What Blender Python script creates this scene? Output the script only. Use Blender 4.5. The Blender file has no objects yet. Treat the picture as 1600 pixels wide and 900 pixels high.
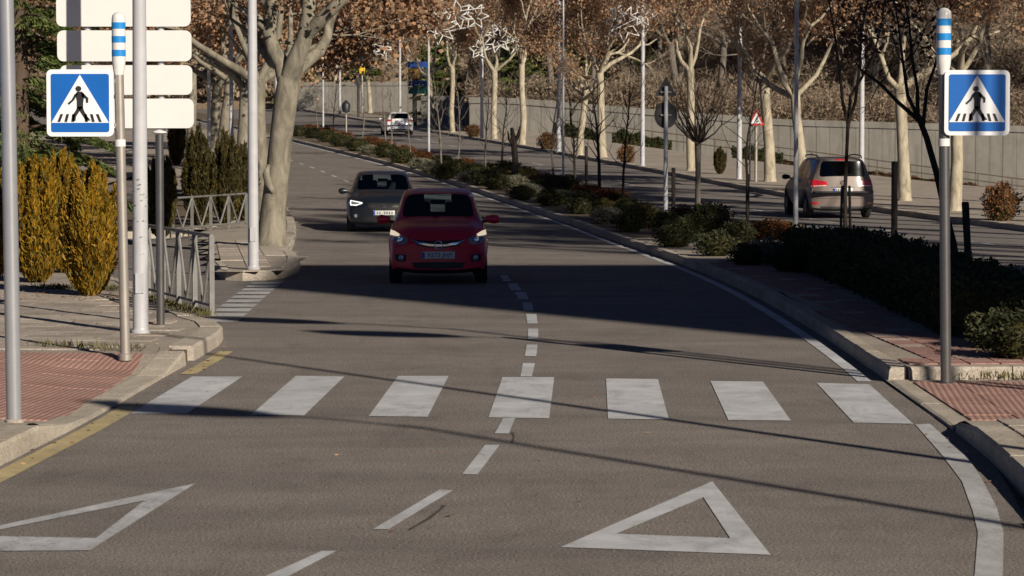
import bpy, bmesh, math, random
import numpy as np
from mathutils import Vector, Matrix
from mathutils.bvhtree import BVHTree

scene = bpy.context.scene
COL = scene.collection
R = math.radians

# ------------------------------------------------------------------ camera, sky, sun, exposure
FPX = 4700.0                       # focal length in pixels of a 1600 px wide picture
CAM_H = 2.5
PITCH = math.atan(265.0 / FPX)
cam = bpy.data.cameras.new('camera')
cam_ob = bpy.data.objects.new('camera', cam)
COL.objects.link(cam_ob)
cam.sensor_width = 36.0
cam.lens = 36.0 * FPX / 1600.0
cam.clip_start = 0.5
cam.clip_end = 3000
cam_ob.location = (0, 0, CAM_H)
cam_ob.rotation_euler = (math.pi / 2 - PITCH, 0, 0)
cam.dof.use_dof = True
cam.dof.focus_distance = 38.0
cam.dof.aperture_fstop = 9.0
scene.camera = cam_ob

SUN_EL = R(25.0)
SUN_H = Vector((0.545, -0.838))            # horizontal direction towards the sun
world = bpy.data.worlds.new('World')
scene.world = world
world.use_nodes = True
wn = world.node_tree
for n in list(wn.nodes):
    wn.nodes.remove(n)
sky_n = wn.nodes.new('ShaderNodeTexSky')
sky_n.sky_type = 'NISHITA'
sky_n.sun_disc = False
sky_n.sun_elevation = SUN_EL
sky_n.altitude = 700.0
sky_n.air_density = 0.25
sky_n.dust_density = 0.2
sky_n.ozone_density = 4.0
sky_n.sun_rotation = math.atan2(SUN_H.x, SUN_H.y)
bg = wn.nodes.new('ShaderNodeBackground')
bg.inputs['Strength'].default_value = 0.05
wo = wn.nodes.new('ShaderNodeOutputWorld')
wn.links.new(sky_n.outputs[0], bg.inputs[0])
wn.links.new(bg.outputs[0], wo.inputs[0])

sun_d = bpy.data.lights.new('sun', 'SUN')
sun_d.energy = 5.0
sun_d.angle = R(0.5)
sun_d.color = (1.0, 0.90, 0.76)
sun_ob = bpy.data.objects.new('sun', sun_d)
COL.objects.link(sun_ob)
LDIR = Vector((-SUN_H.x * math.cos(SUN_EL), -SUN_H.y * math.cos(SUN_EL), -math.sin(SUN_EL)))
sun_ob.rotation_euler = LDIR.to_track_quat('-Z', 'Y').to_euler()
sun_ob.location = (30, -40, 40)

scene.view_settings.view_transform = 'Standard'
scene.view_settings.look = 'None'
scene.view_settings.gamma = 1.0
scene.view_settings.exposure = 0.3

# ------------------------------------------------------------------ terrain profile and layout helpers
def _z_raw(Y):
    t = np.clip((Y - 40.0) / 32.0, 0, 1)
    dip = -0.24 * t * t * (3 - 2 * t)
    rise = 0.0172 * 6.0 * np.log1p(np.exp(np.clip((Y - 90.0) / 6.0, -40, 40)))
    return dip + np.where(Y > 126, 0.0172 * (Y - 90.0), rise)
_ZY = np.arange(-60, 700, 1.0)
_ZT = _z_raw(_ZY)
def z0(Y):
    return float(np.interp(Y, _ZY, _ZT))

def ray(px, py):
    x = (px - 800.0) / FPX; v = (450.0 - py) / FPX
    cp, sp = math.cos(PITCH), math.sin(PITCH)
    return x, cp + v * sp, -sp + v * cp
def G(px, py, dz=0.0):
    """point of the ground (raised by dz) seen in that direction"""
    dx, dy, dzr = ray(px, py)
    lo, hi = 5.0, 400.0
    f = lambda Y: CAM_H + dzr / dy * Y - (z0(Y) + dz)
    Y = lo
    while Y < hi and f(Y) > 0:
        Y += 1.0
    a, b = Y - 1.0, Y
    for _ in range(30):
        m = (a + b) / 2
        if f(m) > 0: a = m
        else: b = m
    Y = (a + b) / 2
    return Vector((dx / dy * Y, Y, z0(Y) + dz))
def H(px, py, Y):
    """point at distance Y in that direction"""
    dx, dy, dzr = ray(px, py)
    return Vector((dx / dy * Y, Y, CAM_H + dzr / dy * Y))
def curve_of(pts, ext=()):
    """X as a smooth function of Y through points"""
    p = sorted([(q[1], q[0]) for q in list(pts) + list(ext)])
    ys = np.array([a for a, b in p]); xs = np.array([b for a, b in p])
    Yd = np.arange(ys[0], ys[-1] + .5, .5)
    Xd = np.interp(Yd, ys, xs)
    for _ in range(3):
        k = 9
        pad = np.concatenate([Xd[0] + (Xd[0] - Xd[1:k + 1][::-1]), Xd, Xd[-1] + (Xd[-1] - Xd[-k - 1:-1][::-1])])
        Xd = np.convolve(pad, np.ones(2 * k + 1) / (2 * k + 1), 'valid')
    return lambda Y: float(np.interp(Y, Yd, Xd))

# ------------------------------------------------------------------ object helpers
def tag(o, label=None, cat=None, group=None, kind=None):
    if label: o['label'] = label
    if cat: o['category'] = cat
    if group: o['group'] = group
    if kind: o['kind'] = kind
    return o
def empty(name, loc=(0, 0, 0), rz=0.0, label=None, cat=None, group=None):
    o = bpy.data.objects.new(name, None)
    o.empty_display_size = .2
    COL.objects.link(o)
    o.location = loc
    o.rotation_euler = (0, 0, rz)
    return tag(o, label, cat, group)
def link(name, me, parent=None, mat=None):
    o = bpy.data.objects.new(name, me)
    COL.objects.link(o)
    if mat is not None and not me.materials:
        me.materials.append(mat)
    if parent is not None:
        o.parent = parent
    return o
def copy_tree(o, parent=None):
    c = o.copy(); COL.objects.link(c); c.parent = parent
    for ch in list(o.children):
        copy_tree(ch, c)
    return c

class MB:
    def __init__(self):
        self.v = []; self.f = []; self.sm = []
    def add(self, vs, fs, smooth=False):
        b = len(self.v)
        self.v += [tuple(p) for p in vs]
        self.f += [tuple(i + b for i in f) for f in fs]
        self.sm += [smooth] * len(fs)
        return self
    def box(self, c, s, rz=0.0, M=None):
        x, y, z = s[0] / 2, s[1] / 2, s[2] / 2
        vs = [Vector((a, b, d)) for d in (-z, z) for b in (-y, y) for a in (-x, x)]
        m = Matrix.Translation(c) @ Matrix.Rotation(rz, 4, 'Z')
        if M is not None: m = Matrix.Translation(c) @ M
        return self.add([m @ p for p in vs], [(0, 2, 3, 1), (4, 5, 7, 6), (0, 1, 5, 4), (2, 6, 7, 3), (0, 4, 6, 2), (1, 3, 7, 5)])
    def bbox(self, c, s, bev=.01, rz=0.0):
        """box with chamfered edges"""
        bm = bmesh.new()
        bmesh.ops.create_cube(bm, size=1)
        for q in bm.verts: q.co = Vector((q.co.x * s[0], q.co.y * s[1], q.co.z * s[2]))
        bmesh.ops.bevel(bm, geom=bm.edges[:], offset=bev, segments=2, affect='EDGES', profile=.5)
        m = Matrix.Translation(c) @ Matrix.Rotation(rz, 4, 'Z')
        bm.verts.index_update()
        self.add([m @ q.co for q in bm.verts], [[q.index for q in f.verts] for f in bm.faces])
        bm.free(); return self
    def tube(self, pts, rad, n=10, cap=True, smooth=True):
        pts = [Vector(p) for p in pts]
        if not hasattr(rad, '__len__'): rad = [rad] * len(pts)
        t0 = (pts[1] - pts[0]).normalized()
        ref = Vector((1, 0, 0)) if abs(t0.x) < .8 else Vector((0, 1, 0))
        u = t0.cross(ref).normalized()
        vs = []; fs = []
        for i, p in enumerate(pts):
            if i == 0: t = t0
            elif i == len(pts) - 1: t = (pts[i] - pts[i - 1]).normalized()
            else: t = ((pts[i] - pts[i - 1]).normalized() + (pts[i + 1] - pts[i]).normalized()).normalized()
            u = (u - t * u.dot(t)).normalized()
            w = t.cross(u)
            for k in range(n):
                a = 2 * math.pi * k / n
                vs.append(p + (u * math.cos(a) + w * math.sin(a)) * rad[i])
        for i in range(len(pts) - 1):
            for k in range(n):
                a = i * n + k; b = i * n + (k + 1) % n
                fs.append((a, b, b + n, a + n))
        self.add(vs, fs, smooth)
        if cap:
            b = len(self.v) - len(vs)
            self.f.append(tuple(b + k for k in range(n))[::-1]); self.sm.append(False)
            self.f.append(tuple(b + (len(pts) - 1) * n + k for k in range(n))); self.sm.append(False)
        return self
    def lathe(self, c, prof, n=20, axis='Z', smooth=True):
        """profile of (radius, height)"""
        c = Vector(c); vs = []; fs = []
        for r, h in prof:
            for k in range(n):
                a = 2 * math.pi * k / n
                p = (r * math.cos(a), r * math.sin(a), h)
                if axis == 'X': p = (h, p[0], p[1])
                if axis == 'Y': p = (p[0], h, p[1])
                vs.append(c + Vector(p))
        m = len(prof)
        for i in range(m - 1):
            for k in range(n):
                a = i * n + k; b = i * n + (k + 1) % n
                fs.append((a, b, b + n, a + n))
        return self.add(vs, fs, smooth)
    def poly(self, pts, thick=None, nrm=None):
        """flat polygon, extruded by thick along nrm when given"""
        pts = [Vector(p) for p in pts]; n = len(pts)
        if thick is None:
            return self.add(pts, [tuple(range(n))])
        d = Vector(nrm) * thick
        vs = pts + [p + d for p in pts]
        fs = [tuple(range(n))[::-1], tuple(range(n, 2 * n))] + [(i, (i + 1) % n, (i + 1) % n + n, i + n) for i in range(n)]
        return self.add(vs, fs)
    def mesh(self, name, sharp=None):
        me = bpy.data.meshes.new(name)
        me.from_pydata(self.v, [], self.f)
        me.polygons.foreach_set('use_smooth', self.sm)
        if sharp: me.set_sharp_from_angle(angle=R(sharp))
        me.update()
        return me
    def build(self, name, mat, parent=None, sharp=40):
        me = self.mesh(name, sharp)
        me.materials.append(mat)
        o = bpy.data.objects.new(name, me)
        COL.objects.link(o)
        if parent is not None: o.parent = parent
        return o

def fix_normals(o):
    bm = bmesh.new(); bm.from_mesh(o.data)
    bmesh.ops.recalc_face_normals(bm, faces=bm.faces[:])
    bm.to_mesh(o.data); bm.free(); return o

def quads_mesh(name, V):
    """V: (n,4,3) array -> mesh of loose quads"""
    n = len(V)
    me = bpy.data.meshes.new(name)
    me.vertices.add(4 * n); me.loops.add(4 * n); me.polygons.add(n)
    me.vertices.foreach_set('co', np.ascontiguousarray(V, dtype=np.float32).reshape(-1))
    me.loops.foreach_set('vertex_index', np.arange(4 * n, dtype=np.int32))
    me.polygons.foreach_set('loop_start', np.arange(0, 4 * n, 4, dtype=np.int32))
    me.polygons.foreach_set('loop_total', np.full(n, 4, dtype=np.int32))
    me.update(calc_edges=True); me.validate()
    return me
def leaf_quads(P, L, W, rng, axis=None, spread=1.0):
    """rhombic leaves at points P; axis: preferred direction (n,3) or None"""
    n = len(P)
    a = rng.normal(size=(n, 3))
    if axis is not None:
        a = axis + a * spread
    a /= np.linalg.norm(a, axis=1)[:, None] + 1e-9
    b = rng.normal(size=(n, 3))
    b -= a * (a * b).sum(1)[:, None]
    b /= np.linalg.norm(b, axis=1)[:, None] + 1e-9
    s = rng.uniform(.65, 1.3, n)[:, None]
    c = np.cross(a, b)
    a = a * s * L / 2; b = b * s * W / 2
    fold = c * s * W * .18
    V = np.stack([P - a, P + b * 1.0 + fold, P + a, P - b + fold], axis=1)
    return V

# ------------------------------------------------------------------ materials
def nodes_of(name):
    m = bpy.data.materials.new(name); m.use_nodes = True
    nt = m.node_tree
    return m, nt, nt.nodes['Principled BSDF'], nt.nodes['Material Output']
def ramp(nt, stops, fac):
    r = nt.nodes.new('ShaderNodeValToRGB')
    e = r.color_ramp.elements
    while len(e) < len(stops): e.new(.5)
    for i, (p, c) in enumerate(stops):
        e[i].position = p; e[i].color = (c[0], c[1], c[2], 1)
    nt.links.new(fac, r.inputs[0])
    return r.outputs[0]
def noise(nt, scale, detail=4, rough=.6, vec=None, dist=0.0):
    n = nt.nodes.new('ShaderNodeTexNoise')
    n.inputs['Scale'].default_value = scale; n.inputs['Detail'].default_value = detail
    n.inputs['Roughness'].default_value = rough; n.inputs['Distortion'].default_value = dist
    if vec is not None: nt.links.new(vec, n.inputs['Vector'])
    return n.outputs['Fac']
def mixc(nt, fac, a, b, mode='MIX'):
    m = nt.nodes.new('ShaderNodeMix'); m.data_type = 'RGBA'; m.blend_type = mode
    for sock, val in ((m.inputs[0], fac), (m.inputs[6], a), (m.inputs[7], b)):
        if isinstance(val, (int, float)): sock.default_value = val
        elif isinstance(val, tuple): sock.default_value = (*val, 1) if len(val) == 3 else val
        else: nt.links.new(val, sock)
    return m.outputs[2]
def pos(nt, mapping=None):
    g = nt.nodes.new('ShaderNodeNewGeometry')
    if mapping is None: return g.outputs['Position']
    mp = nt.nodes.new('ShaderNodeMapping'); mp.inputs['Scale'].default_value = mapping
    nt.links.new(g.outputs['Position'], mp.inputs[0])
    return mp.outputs[0]
def bump(nt, bsdf, h, strength=.3, dist=.01):
    b = nt.nodes.new('ShaderNodeBump'); b.inputs['Strength'].default_value = strength; b.inputs['Distance'].default_value = dist
    nt.links.new(h, b.inputs['Height']); nt.links.new(b.outputs[0], bsdf.inputs['Normal'])

def plain(name, col, rough=.5, metal=0.0, var=.25, scale=6.0, coat=0.0, spec=.5, bumps=0.0):
    m, nt, b, o = nodes_of(name)
    p = pos(nt)
    f = noise(nt, scale, 5, .65, p)
    lo = tuple(c * (1 - var) for c in col); hi = tuple(min(1, c * (1 + var)) for c in col)
    nt.links.new(ramp(nt, [(.3, lo), (.7, hi)], f), b.inputs['Base Color'])
    b.inputs['Roughness'].default_value = rough; b.inputs['Metallic'].default_value = metal
    b.inputs['Coat Weight'].default_value = coat; b.inputs['Coat Roughness'].default_value = .05
    b.inputs['Specular IOR Level'].default_value = spec
    if bumps: bump(nt, b, noise(nt, scale * 8, 4, .6, p), bumps, .01)
    return m
def ground_mat(name, dark, light, fine=90.0, speck=.35, rough=.9, bscale=60.0, bstr=.35, stain=(.5, .5, .5)):
    m, nt, b, o = nodes_of(name)
    p = pos(nt)
    big = noise(nt, .35, 5, .6, p, .6)
    mid = noise(nt, 2.2, 6, .7, p)
    col = ramp(nt, [(.3, dark), (.72, light)], big)
    col = mixc(nt, .55, col, ramp(nt, [(.3, dark), (.7, light)], mid))
    fn = noise(nt, fine, 2, .5, p)
    g2 = noise(nt, 28.0, 4, .75, p)
    col = mixc(nt, 1.0, col, ramp(nt, [(.3, (.80, .80, .80)), (.7, (1.2, 1.19, 1.17))], g2), 'MULTIPLY')
    lane = noise(nt, .55, 4, .6, pos(nt, (.5, 1.7, 1)), .5)
    col = mixc(nt, 1.0, col, ramp(nt, [(.35, (.86, .85, .86)), (.65, (1.1, 1.09, 1.07))], lane), 'MULTIPLY')
    sp = ramp(nt, [(.35, (1 - speck,) * 3), (.68, (1 + speck,) * 3)], fn)
    col = mixc(nt, 1.0, col, sp, 'MULTIPLY')
    st = noise(nt, .9, 6, .75, pos(nt, (1.6, .45, 1)), 1.0)
    stc = ramp(nt, [(.52, (1, 1, 1)), (.7, stain)], st)
    col = mixc(nt, .7, col, stc, 'MULTIPLY')
    nt.links.new(col, b.inputs['Base Color'])
    b.inputs['Roughness'].default_value = rough
    b.inputs['Specular IOR Level'].default_value = .3
    bump(nt, b, noise(nt, bscale, 3, .6, p), bstr, .006)
    return m
def foliage(name, cols, trans=.25, rough=.6):
    """leaf colours picked per leaf"""
    m, nt, b, o = nodes_of(name)
    g = nt.nodes.new('ShaderNodeNewGeometry')
    n = len(cols)
    c = ramp(nt, [(i / max(1, n - 1), q) for i, q in enumerate(cols)], g.outputs['Random Per Island'])
    big = noise(nt, 1.1, 3, .6, g.outputs['Position'])
    c = mixc(nt, 1.0, c, ramp(nt, [(.3, (.72,) * 3), (.7, (1.25,) * 3)], big), 'MULTIPLY')
    nt.links.new(c, b.inputs['Base Color'])
    b.inputs['Roughness'].default_value = rough; b.inputs['Specular IOR Level'].default_value = .25
    t = nt.nodes.new('ShaderNodeBsdfTranslucent'); nt.links.new(c, t.inputs[0])
    mx = nt.nodes.new('ShaderNodeMixShader'); mx.inputs[0].default_value = trans
    nt.links.new(b.outputs[0], mx.inputs[1]); nt.links.new(t.outputs[0], mx.inputs[2])
    nt.links.new(mx.outputs[0], o.inputs[0])
    return m
def paint_mat(name, col, wear=.5, under=(.13, .12, .11)):
    """road paint, worn through to the asphalt in places"""
    m, nt, b, o = nodes_of(name)
    p = pos(nt)
    f = noise(nt, 2.6, 9, .8, pos(nt, (1.0, .45, 1)), .6)
    f2 = noise(nt, 45.0, 3, .6, p)
    c = ramp(nt, [(.33, col), (.62, tuple(x * .72 for x in col))], noise(nt, 1.3, 6, .7, p, .5))
    w = nt.nodes.new('ShaderNodeMath'); w.operation = 'MULTIPLY'
    nt.links.new(ramp(nt, [(wear, (0, 0, 0)), (wear + .2, (.85, .85, .85))], f), w.inputs[0])
    nt.links.new(ramp(nt, [(.40, (.15,) * 3), (.62, (1, 1, 1))], f2), w.inputs[1])
    c = mixc(nt, w.outputs[0], c, under)
    nt.links.new(c, b.inputs['Base Color'])
    b.inputs['Roughness'].default_value = .75; b.inputs['Specular IOR Level'].default_value = .3
    bump(nt, b, noise(nt, 70, 3, .6, p), .25, .004)
    return m
def glass_mat(name, tint, gloss=.05):
    m, nt, b, o = nodes_of(name)
    nt.nodes.remove(b)
    t = nt.nodes.new('ShaderNodeBsdfTransparent'); t.inputs[0].default_value = (*tint, 1)
    g = nt.nodes.new('ShaderNodeBsdfGlossy'); g.inputs['Roughness'].default_value = gloss
    fr = nt.nodes.new('ShaderNodeFresnel'); fr.inputs[0].default_value = 1.5
    mx = nt.nodes.new('ShaderNodeMixShader')
    nt.links.new(fr.outputs[0], mx.inputs[0]); nt.links.new(t.outputs[0], mx.inputs[1]); nt.links.new(g.outputs[0], mx.inputs[2])
    nt.links.new(mx.outputs[0], o.inputs[0])
    return m
def bark_mat(name, cols, scale=5.0, stretch=.4):
    m, nt, b, o = nodes_of(name)
    tc = nt.nodes.new('ShaderNodeTexCoord')
    mp = nt.nodes.new('ShaderNodeMapping'); mp.inputs['Scale'].default_value = (1, 1, stretch)
    nt.links.new(tc.outputs['Object'], mp.inputs[0])
    f = noise(nt, scale, 5, .65, mp.outputs[0], .8)
    n = len(cols)
    nt.links.new(ramp(nt, [(.28 + .44 * i / (n - 1), c) for i, c in enumerate(cols)], f), b.inputs['Base Color'])
    b.inputs['Roughness'].default_value = .85; b.inputs['Specular IOR Level'].default_value = .2
    bump(nt, b, noise(nt, scale * 3, 5, .7, mp.outputs[0]), .5, .02)
    return m

M = {}
M['asphalt'] = ground_mat('asphalt', (.150, .134, .122), (.232, .208, .190), 60, .6, .88, 90, .45, (.72, .70, .70))
M['asphalt_far'] = ground_mat('asphalt_far', (.145, .132, .124), (.21, .193, .182), 60, .3, .88, 60, .3, (.75, .74, .74))
M['paving'] = ground_mat('paving', (.26, .225, .19), (.37, .33, .285), 40, .2, .9, 40, .3, (.7, .66, .6))
M['slab'] = ground_mat('slab', (.31, .27, .23), (.43, .385, .335), 45, .2, .9, 40, .3, (.7, .66, .58))
M['slab_red'] = ground_mat('slab_red', (.25, .145, .125), (.34, .205, .18), 45, .2, .9, 40, .3, (.75, .7, .68))
M['kerb'] = ground_mat('kerb', (.32, .285, .235), (.46, .415, .355), 50, .2, .9, 40, .4, (.7, .62, .5))
M['earth'] = ground_mat('earth', (.085, .062, .043), (.17, .13, .09), 25, .35, .95, 20, .6, (.6, .6, .6))
M['hill'] = ground_mat('hill', (.17, .125, .085), (.29, .22, .155), 6, .35, .95, 4, .6, (.6, .6, .55))
M['paint'] = paint_mat('road_paint', (.55, .56, .58), .49)
M['paint_worn'] = paint_mat('road_paint_worn', (.50, .50, .51), .44)
M['paint_yellow'] = paint_mat('road_paint_yellow', (.50, .41, .22), .50)
M['white_panel'] = plain('white_panel', (.66, .65, .63), .35, 0, .02, 3)
M['white_post'] = plain('white_post', (.42, .42, .435), .38, 0, .10, 4)
M['lamp_grey'] = plain('lamp_grey', (.38, .385, .40), .35, 0, .14, 3)
M['steel'] = plain('steel', (.15, .145, .14), .36, .7, .12, 5)
M['steel_tan'] = plain('steel_tan', (.36, .33, .29), .45, .5, .10, 5)
M['alu'] = plain('alu', (.40, .40, .41), .30, .5, .06, 5)
M['galv'] = plain('galvanised', (.17, .165, .155), .6, .1, .2, 8)
M['sign_white'] = plain('sign_white', (.72, .73, .75), .4, 0, .02, 3)
M['sign_blue'] = plain('sign_blue', (.006, .105, .40), .35, 0, .06, 3)
M['band_blue'] = plain('band_blue', (.02, .22, .56), .3, 0, .04, 3)
M['black'] = plain('black_film', (.012, .012, .012), .5, 0, .1, 5)
M['sign_red'] = plain('sign_red', (.45, .03, .025), .4, 0, .05, 3)
M['sign_green'] = plain('sign_green', (.01, .13, .10), .4, 0, .05, 3)
M['sign_dblue'] = plain('sign_dark_blue', (.01, .05, .22), .4, 0, .05, 3)
M['sign_gold'] = plain('sign_gold', (.20, .11, .025), .4, 0, .1, 3)
M['yellow'] = plain('yellow', (.65, .40, .02), .4, 0, .05, 3)
M['dark_back'] = plain('dark_sign_back', (.03, .03, .032), .6, .2, .2, 5)
M['concrete'] = None
M['wood'] = plain('stake_wood', (.026, .021, .017), .9, 0, .35, 12, bumps=.4)
M['rust'] = plain('railing_rust', (.10, .075, .055), .8, .2, .3, 9)
M['bin'] = plain('bin_dark', (.015, .016, .018), .5, 0, .1, 5)
M['glow_wire'] = plain('ornament_tube', (.66, .66, .64), .5, 0, .05, 5)
M['brick_wall'] = plain('facade', (.33, .24, .18), .9, 0, .2, 2)
M['pine_bark'] = bark_mat('pine_bark', [(.05, .035, .025), (.12, .085, .06)], 6)
M['plane_bark'] = bark_mat('plane_bark', [(.15, .125, .09), (.35, .305, .225), (.47, .42, .32)], 4.5, .4)
M['left_bark'] = bark_mat('left_bark', [(.075, .066, .052), (.19, .17, .13), (.29, .262, .21)], 4.5, .35)
M['dark_bark'] = bark_mat('dark_bark', [(.018, .014, .011), (.045, .035, .028)], 9)
M['grey_bark'] = bark_mat('grey_bark', [(.10, .085, .07), (.20, .175, .15)], 9)
M['leaf_brown'] = foliage('leaf_brown', [(.20, .13, .09), (.33, .20, .12), (.44, .24, .125), (.55, .35, .21), (.42, .29, .19), (.30, .22, .16)], .42)
M['leaf_dull'] = foliage('leaf_dull', [(.15, .11, .08), (.27, .18, .12), (.36, .25, .17), (.24, .18, .13), (.20, .17, .09)], .3)
M['leaf_dark_red'] = foliage('leaf_dark_red', [(.05, .018, .014), (.11, .04, .025), (.07, .03, .02)], .25)
M['golden'] = foliage('golden_cypress', [(.075, .062, .008), (.22, .14, .012), (.33, .185, .012), (.24, .12, .01), (.12, .095, .01)], .2)
M['cypress'] = foliage('dull_cypress', [(.025, .026, .008), (.05, .042, .010), (.075, .052, .011), (.03, .03, .009)], .15)
M['cedar'] = foliage('cedar_green', [(.04, .065, .02), (.085, .12, .03), (.15, .165, .045), (.06, .09, .03)], .25)
M['shrub_green'] = foliage('shrub_green', [(.018, .024, .010), (.035, .042, .016), (.065, .065, .025), (.03, .035, .016)], .2)
M['shrub_silver'] = foliage('shrub_silver', [(.13, .13, .085), (.22, .215, .155), (.31, .30, .225), (.10, .10, .06)], .25)
M['shrub_rust'] = foliage('shrub_rust', [(.05, .035, .018), (.15, .055, .022), (.22, .075, .025), (.08, .05, .02)], .25)
M['shrub_olive'] = foliage('shrub_olive', [(.06, .065, .02), (.12, .115, .04), (.17, .13, .045), (.19, .09, .03)], .25)
M['hedge'] = foliage('hedge_green', [(.02, .03, .012), (.04, .05, .018), (.06, .065, .025)], .2)
M['bush_brown'] = foliage('bush_brown', [(.06, .028, .014), (.14, .06, .025), (.20, .09, .035), (.10, .06, .025)], .25)
M['pine'] = foliage('pine_green', [(.05, .075, .02), (.10, .13, .035), (.17, .18, .055)], .25)
M['scrub'] = foliage('scrub', [(.14, .105, .08), (.27, .19, .135), (.36, .26, .185), (.23, .175, .13), (.19, .165, .085), (.31, .24, .18)], .25)
M['twigs'] = foliage('twigs', [(.14, .105, .08), (.30, .24, .18), (.20, .155, .115)], .05)
M['grass'] = foliage('dry_grass', [(.10, .085, .03), (.16, .14, .06), (.07, .08, .025)], .2)

def concrete_mat():
    m, nt, b, o = nodes_of('concrete_panel')
    p = pos(nt)
    f = noise(nt, .8, 6, .7, p)
    c = ramp(nt, [(.3, (.19, .178, .155)), (.7, (.26, .247, .22))], f)
    st = noise(nt, 2.2, 5, .7, pos(nt, (1, 1, .12)))
    c = mixc(nt, .7, c, ramp(nt, [(.45, (1, 1, 1)), (.75, (.55, .52, .48))], st), 'MULTIPLY')
    nt.links.new(c, b.inputs['Base Color'])
    b.inputs['Roughness'].default_value = .9
    bump(nt, b, noise(nt, 25, 4, .6, p), .3, .01)
    return m
M['concrete'] = concrete_mat()
def tactile_mat():
    m, nt, b, o = nodes_of('red_tactile')
    p = pos(nt)
    f = noise(nt, 1.5, 6, .7, p)
    c = ramp(nt, [(.3, (.30, .165, .135)), (.7, (.41, .245, .20))], f)
    mp = nt.nodes.new('ShaderNodeMapping'); mp.inputs['Rotation'].default_value = (0, 0, R(5))
    nt.links.new(p, mp.inputs[0])
    w = nt.nodes.new('ShaderNodeTexWave'); w.inputs['Scale'].default_value = 5.5
    w.inputs['Distortion'].default_value = .3
    nt.links.new(mp.outputs[0], w.inputs[0])
    c = mixc(nt, .8, c, ramp(nt, [(.1, (.55, .50, .48)), (.55, (1, 1, 1))], w.outputs['Fac']), 'MULTIPLY')
    nt.links.new(c, b.inputs['Base Color']); b.inputs['Roughness'].default_value = .9
    bump(nt, b, w.outputs['Fac'], .6, .006)
    return m
M['tactile'] = tactile_mat()
# ------------------------------------------------------------------ the setting: ground, roads, pavements, kerbs, markings
LINE_PX = [(1360, 598), (1290, 545), (1200, 485), (1090, 430), (1000, 395), (900, 357), (800, 322), (700, 288), (600, 258), (520, 238), (455, 222)]
line_x = curve_of([G(*p) for p in LINE_PX] + [Vector((-18.6, 205, 0)), Vector((-29.5, 260, 0)), Vector((-39, 306, 0)),
                  Vector((3.36, 24.5, 0)), Vector((3.05, 19.5, 0)), Vector((2.5, 16.0, 0)), Vector((1.2, 8.0, 0))])
far_kerb = curve_of([Vector(p) for p in ((21.4, 5, 0), (18.4, 28, 0), (12.38, 72.7, 0), (6.0, 120.2, 0), (1.6, 151.9, 0), (-6.5, 204, 0), (-22.5, 306, 0))])
left_edge = lambda Y: line_x(Y) - 6.9
kerb_r = lambda Y: line_x(Y) + .20
_med = curve_of([Vector(p) for p in ((6.9, 5, 0), (6.6, 28, 0), (6.2, 50, 0), (5.2, 70, 0), (3.3, 93, 0), (-.5, 117, 0), (-2.3, 130, 0), (-5.6, 150, 0), (-9.2, 171, 0), (-15.2, 205, 0), (-25.8, 260, 0), (-35, 306, 0))])
med_x = lambda Y: _med(Y)
wall_x = lambda Y: 16.7 - .1775 * (Y - 98.0)

def strip(name, xl, xr, Ya, Yb, dz, mat, parent=None, step=1.0, ncol=1, sub=False):
    ys = [Ya] + [y for y in np.arange(math.floor(Ya) + 1, Yb, step)] + [Yb]
    mb = MB(); vs = []
    for y in ys:
        a, b = xl(y), xr(y)
        for k in range(ncol + 1):
            vs.append((a + (b - a) * k / ncol, y, z0(y) + dz))
    fs = []
    for i in range(len(ys) - 1):
        for k in range(ncol):
            p = i * (ncol + 1) + k
            fs.append((p, p + 1, p + ncol + 2, p + ncol + 1))
    mb.add(vs, fs)
    o = mb.build(name, mat, parent, None)
    if parent is None: o['kind'] = 'structure'
    return o
C = lambda v: (lambda Y: v)

ground = strip('ground', C(-150), lambda Y: max(-1.0, 16.7 - .1775 * (Y - 98.0)) if Y > 50 else 130, -50, 640, -.03, M['earth'], None, 2.0, 6)
road = strip('road', left_edge, lambda Y: line_x(Y) + .45, 4, 304, 0, M['asphalt'], None, 1.0, 2)
far_road = strip('far_carriageway', med_x, lambda Y: far_kerb(Y) + .02, 4, 304, 0.0, M['asphalt_far'], None, 1.0, 2)
side_road = strip('side_road', C(-70), lambda Y: left_edge(Y), 8, 304, -.004, M['asphalt_far'], None, 1.0, 3)

def in_poly(x, y, P):
    c = False; n = len(P); j = n - 1
    for i in range(n):
        if (P[i][1] > y) != (P[j][1] > y) and x < (P[j][0] - P[i][0]) * (y - P[i][1]) / (P[j][1] - P[i][1]) + P[i][0]:
            c = not c
        j = i
    return c
def sm(t): t = min(1, max(0, t)); return t * t * (3 - 2 * t)

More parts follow.
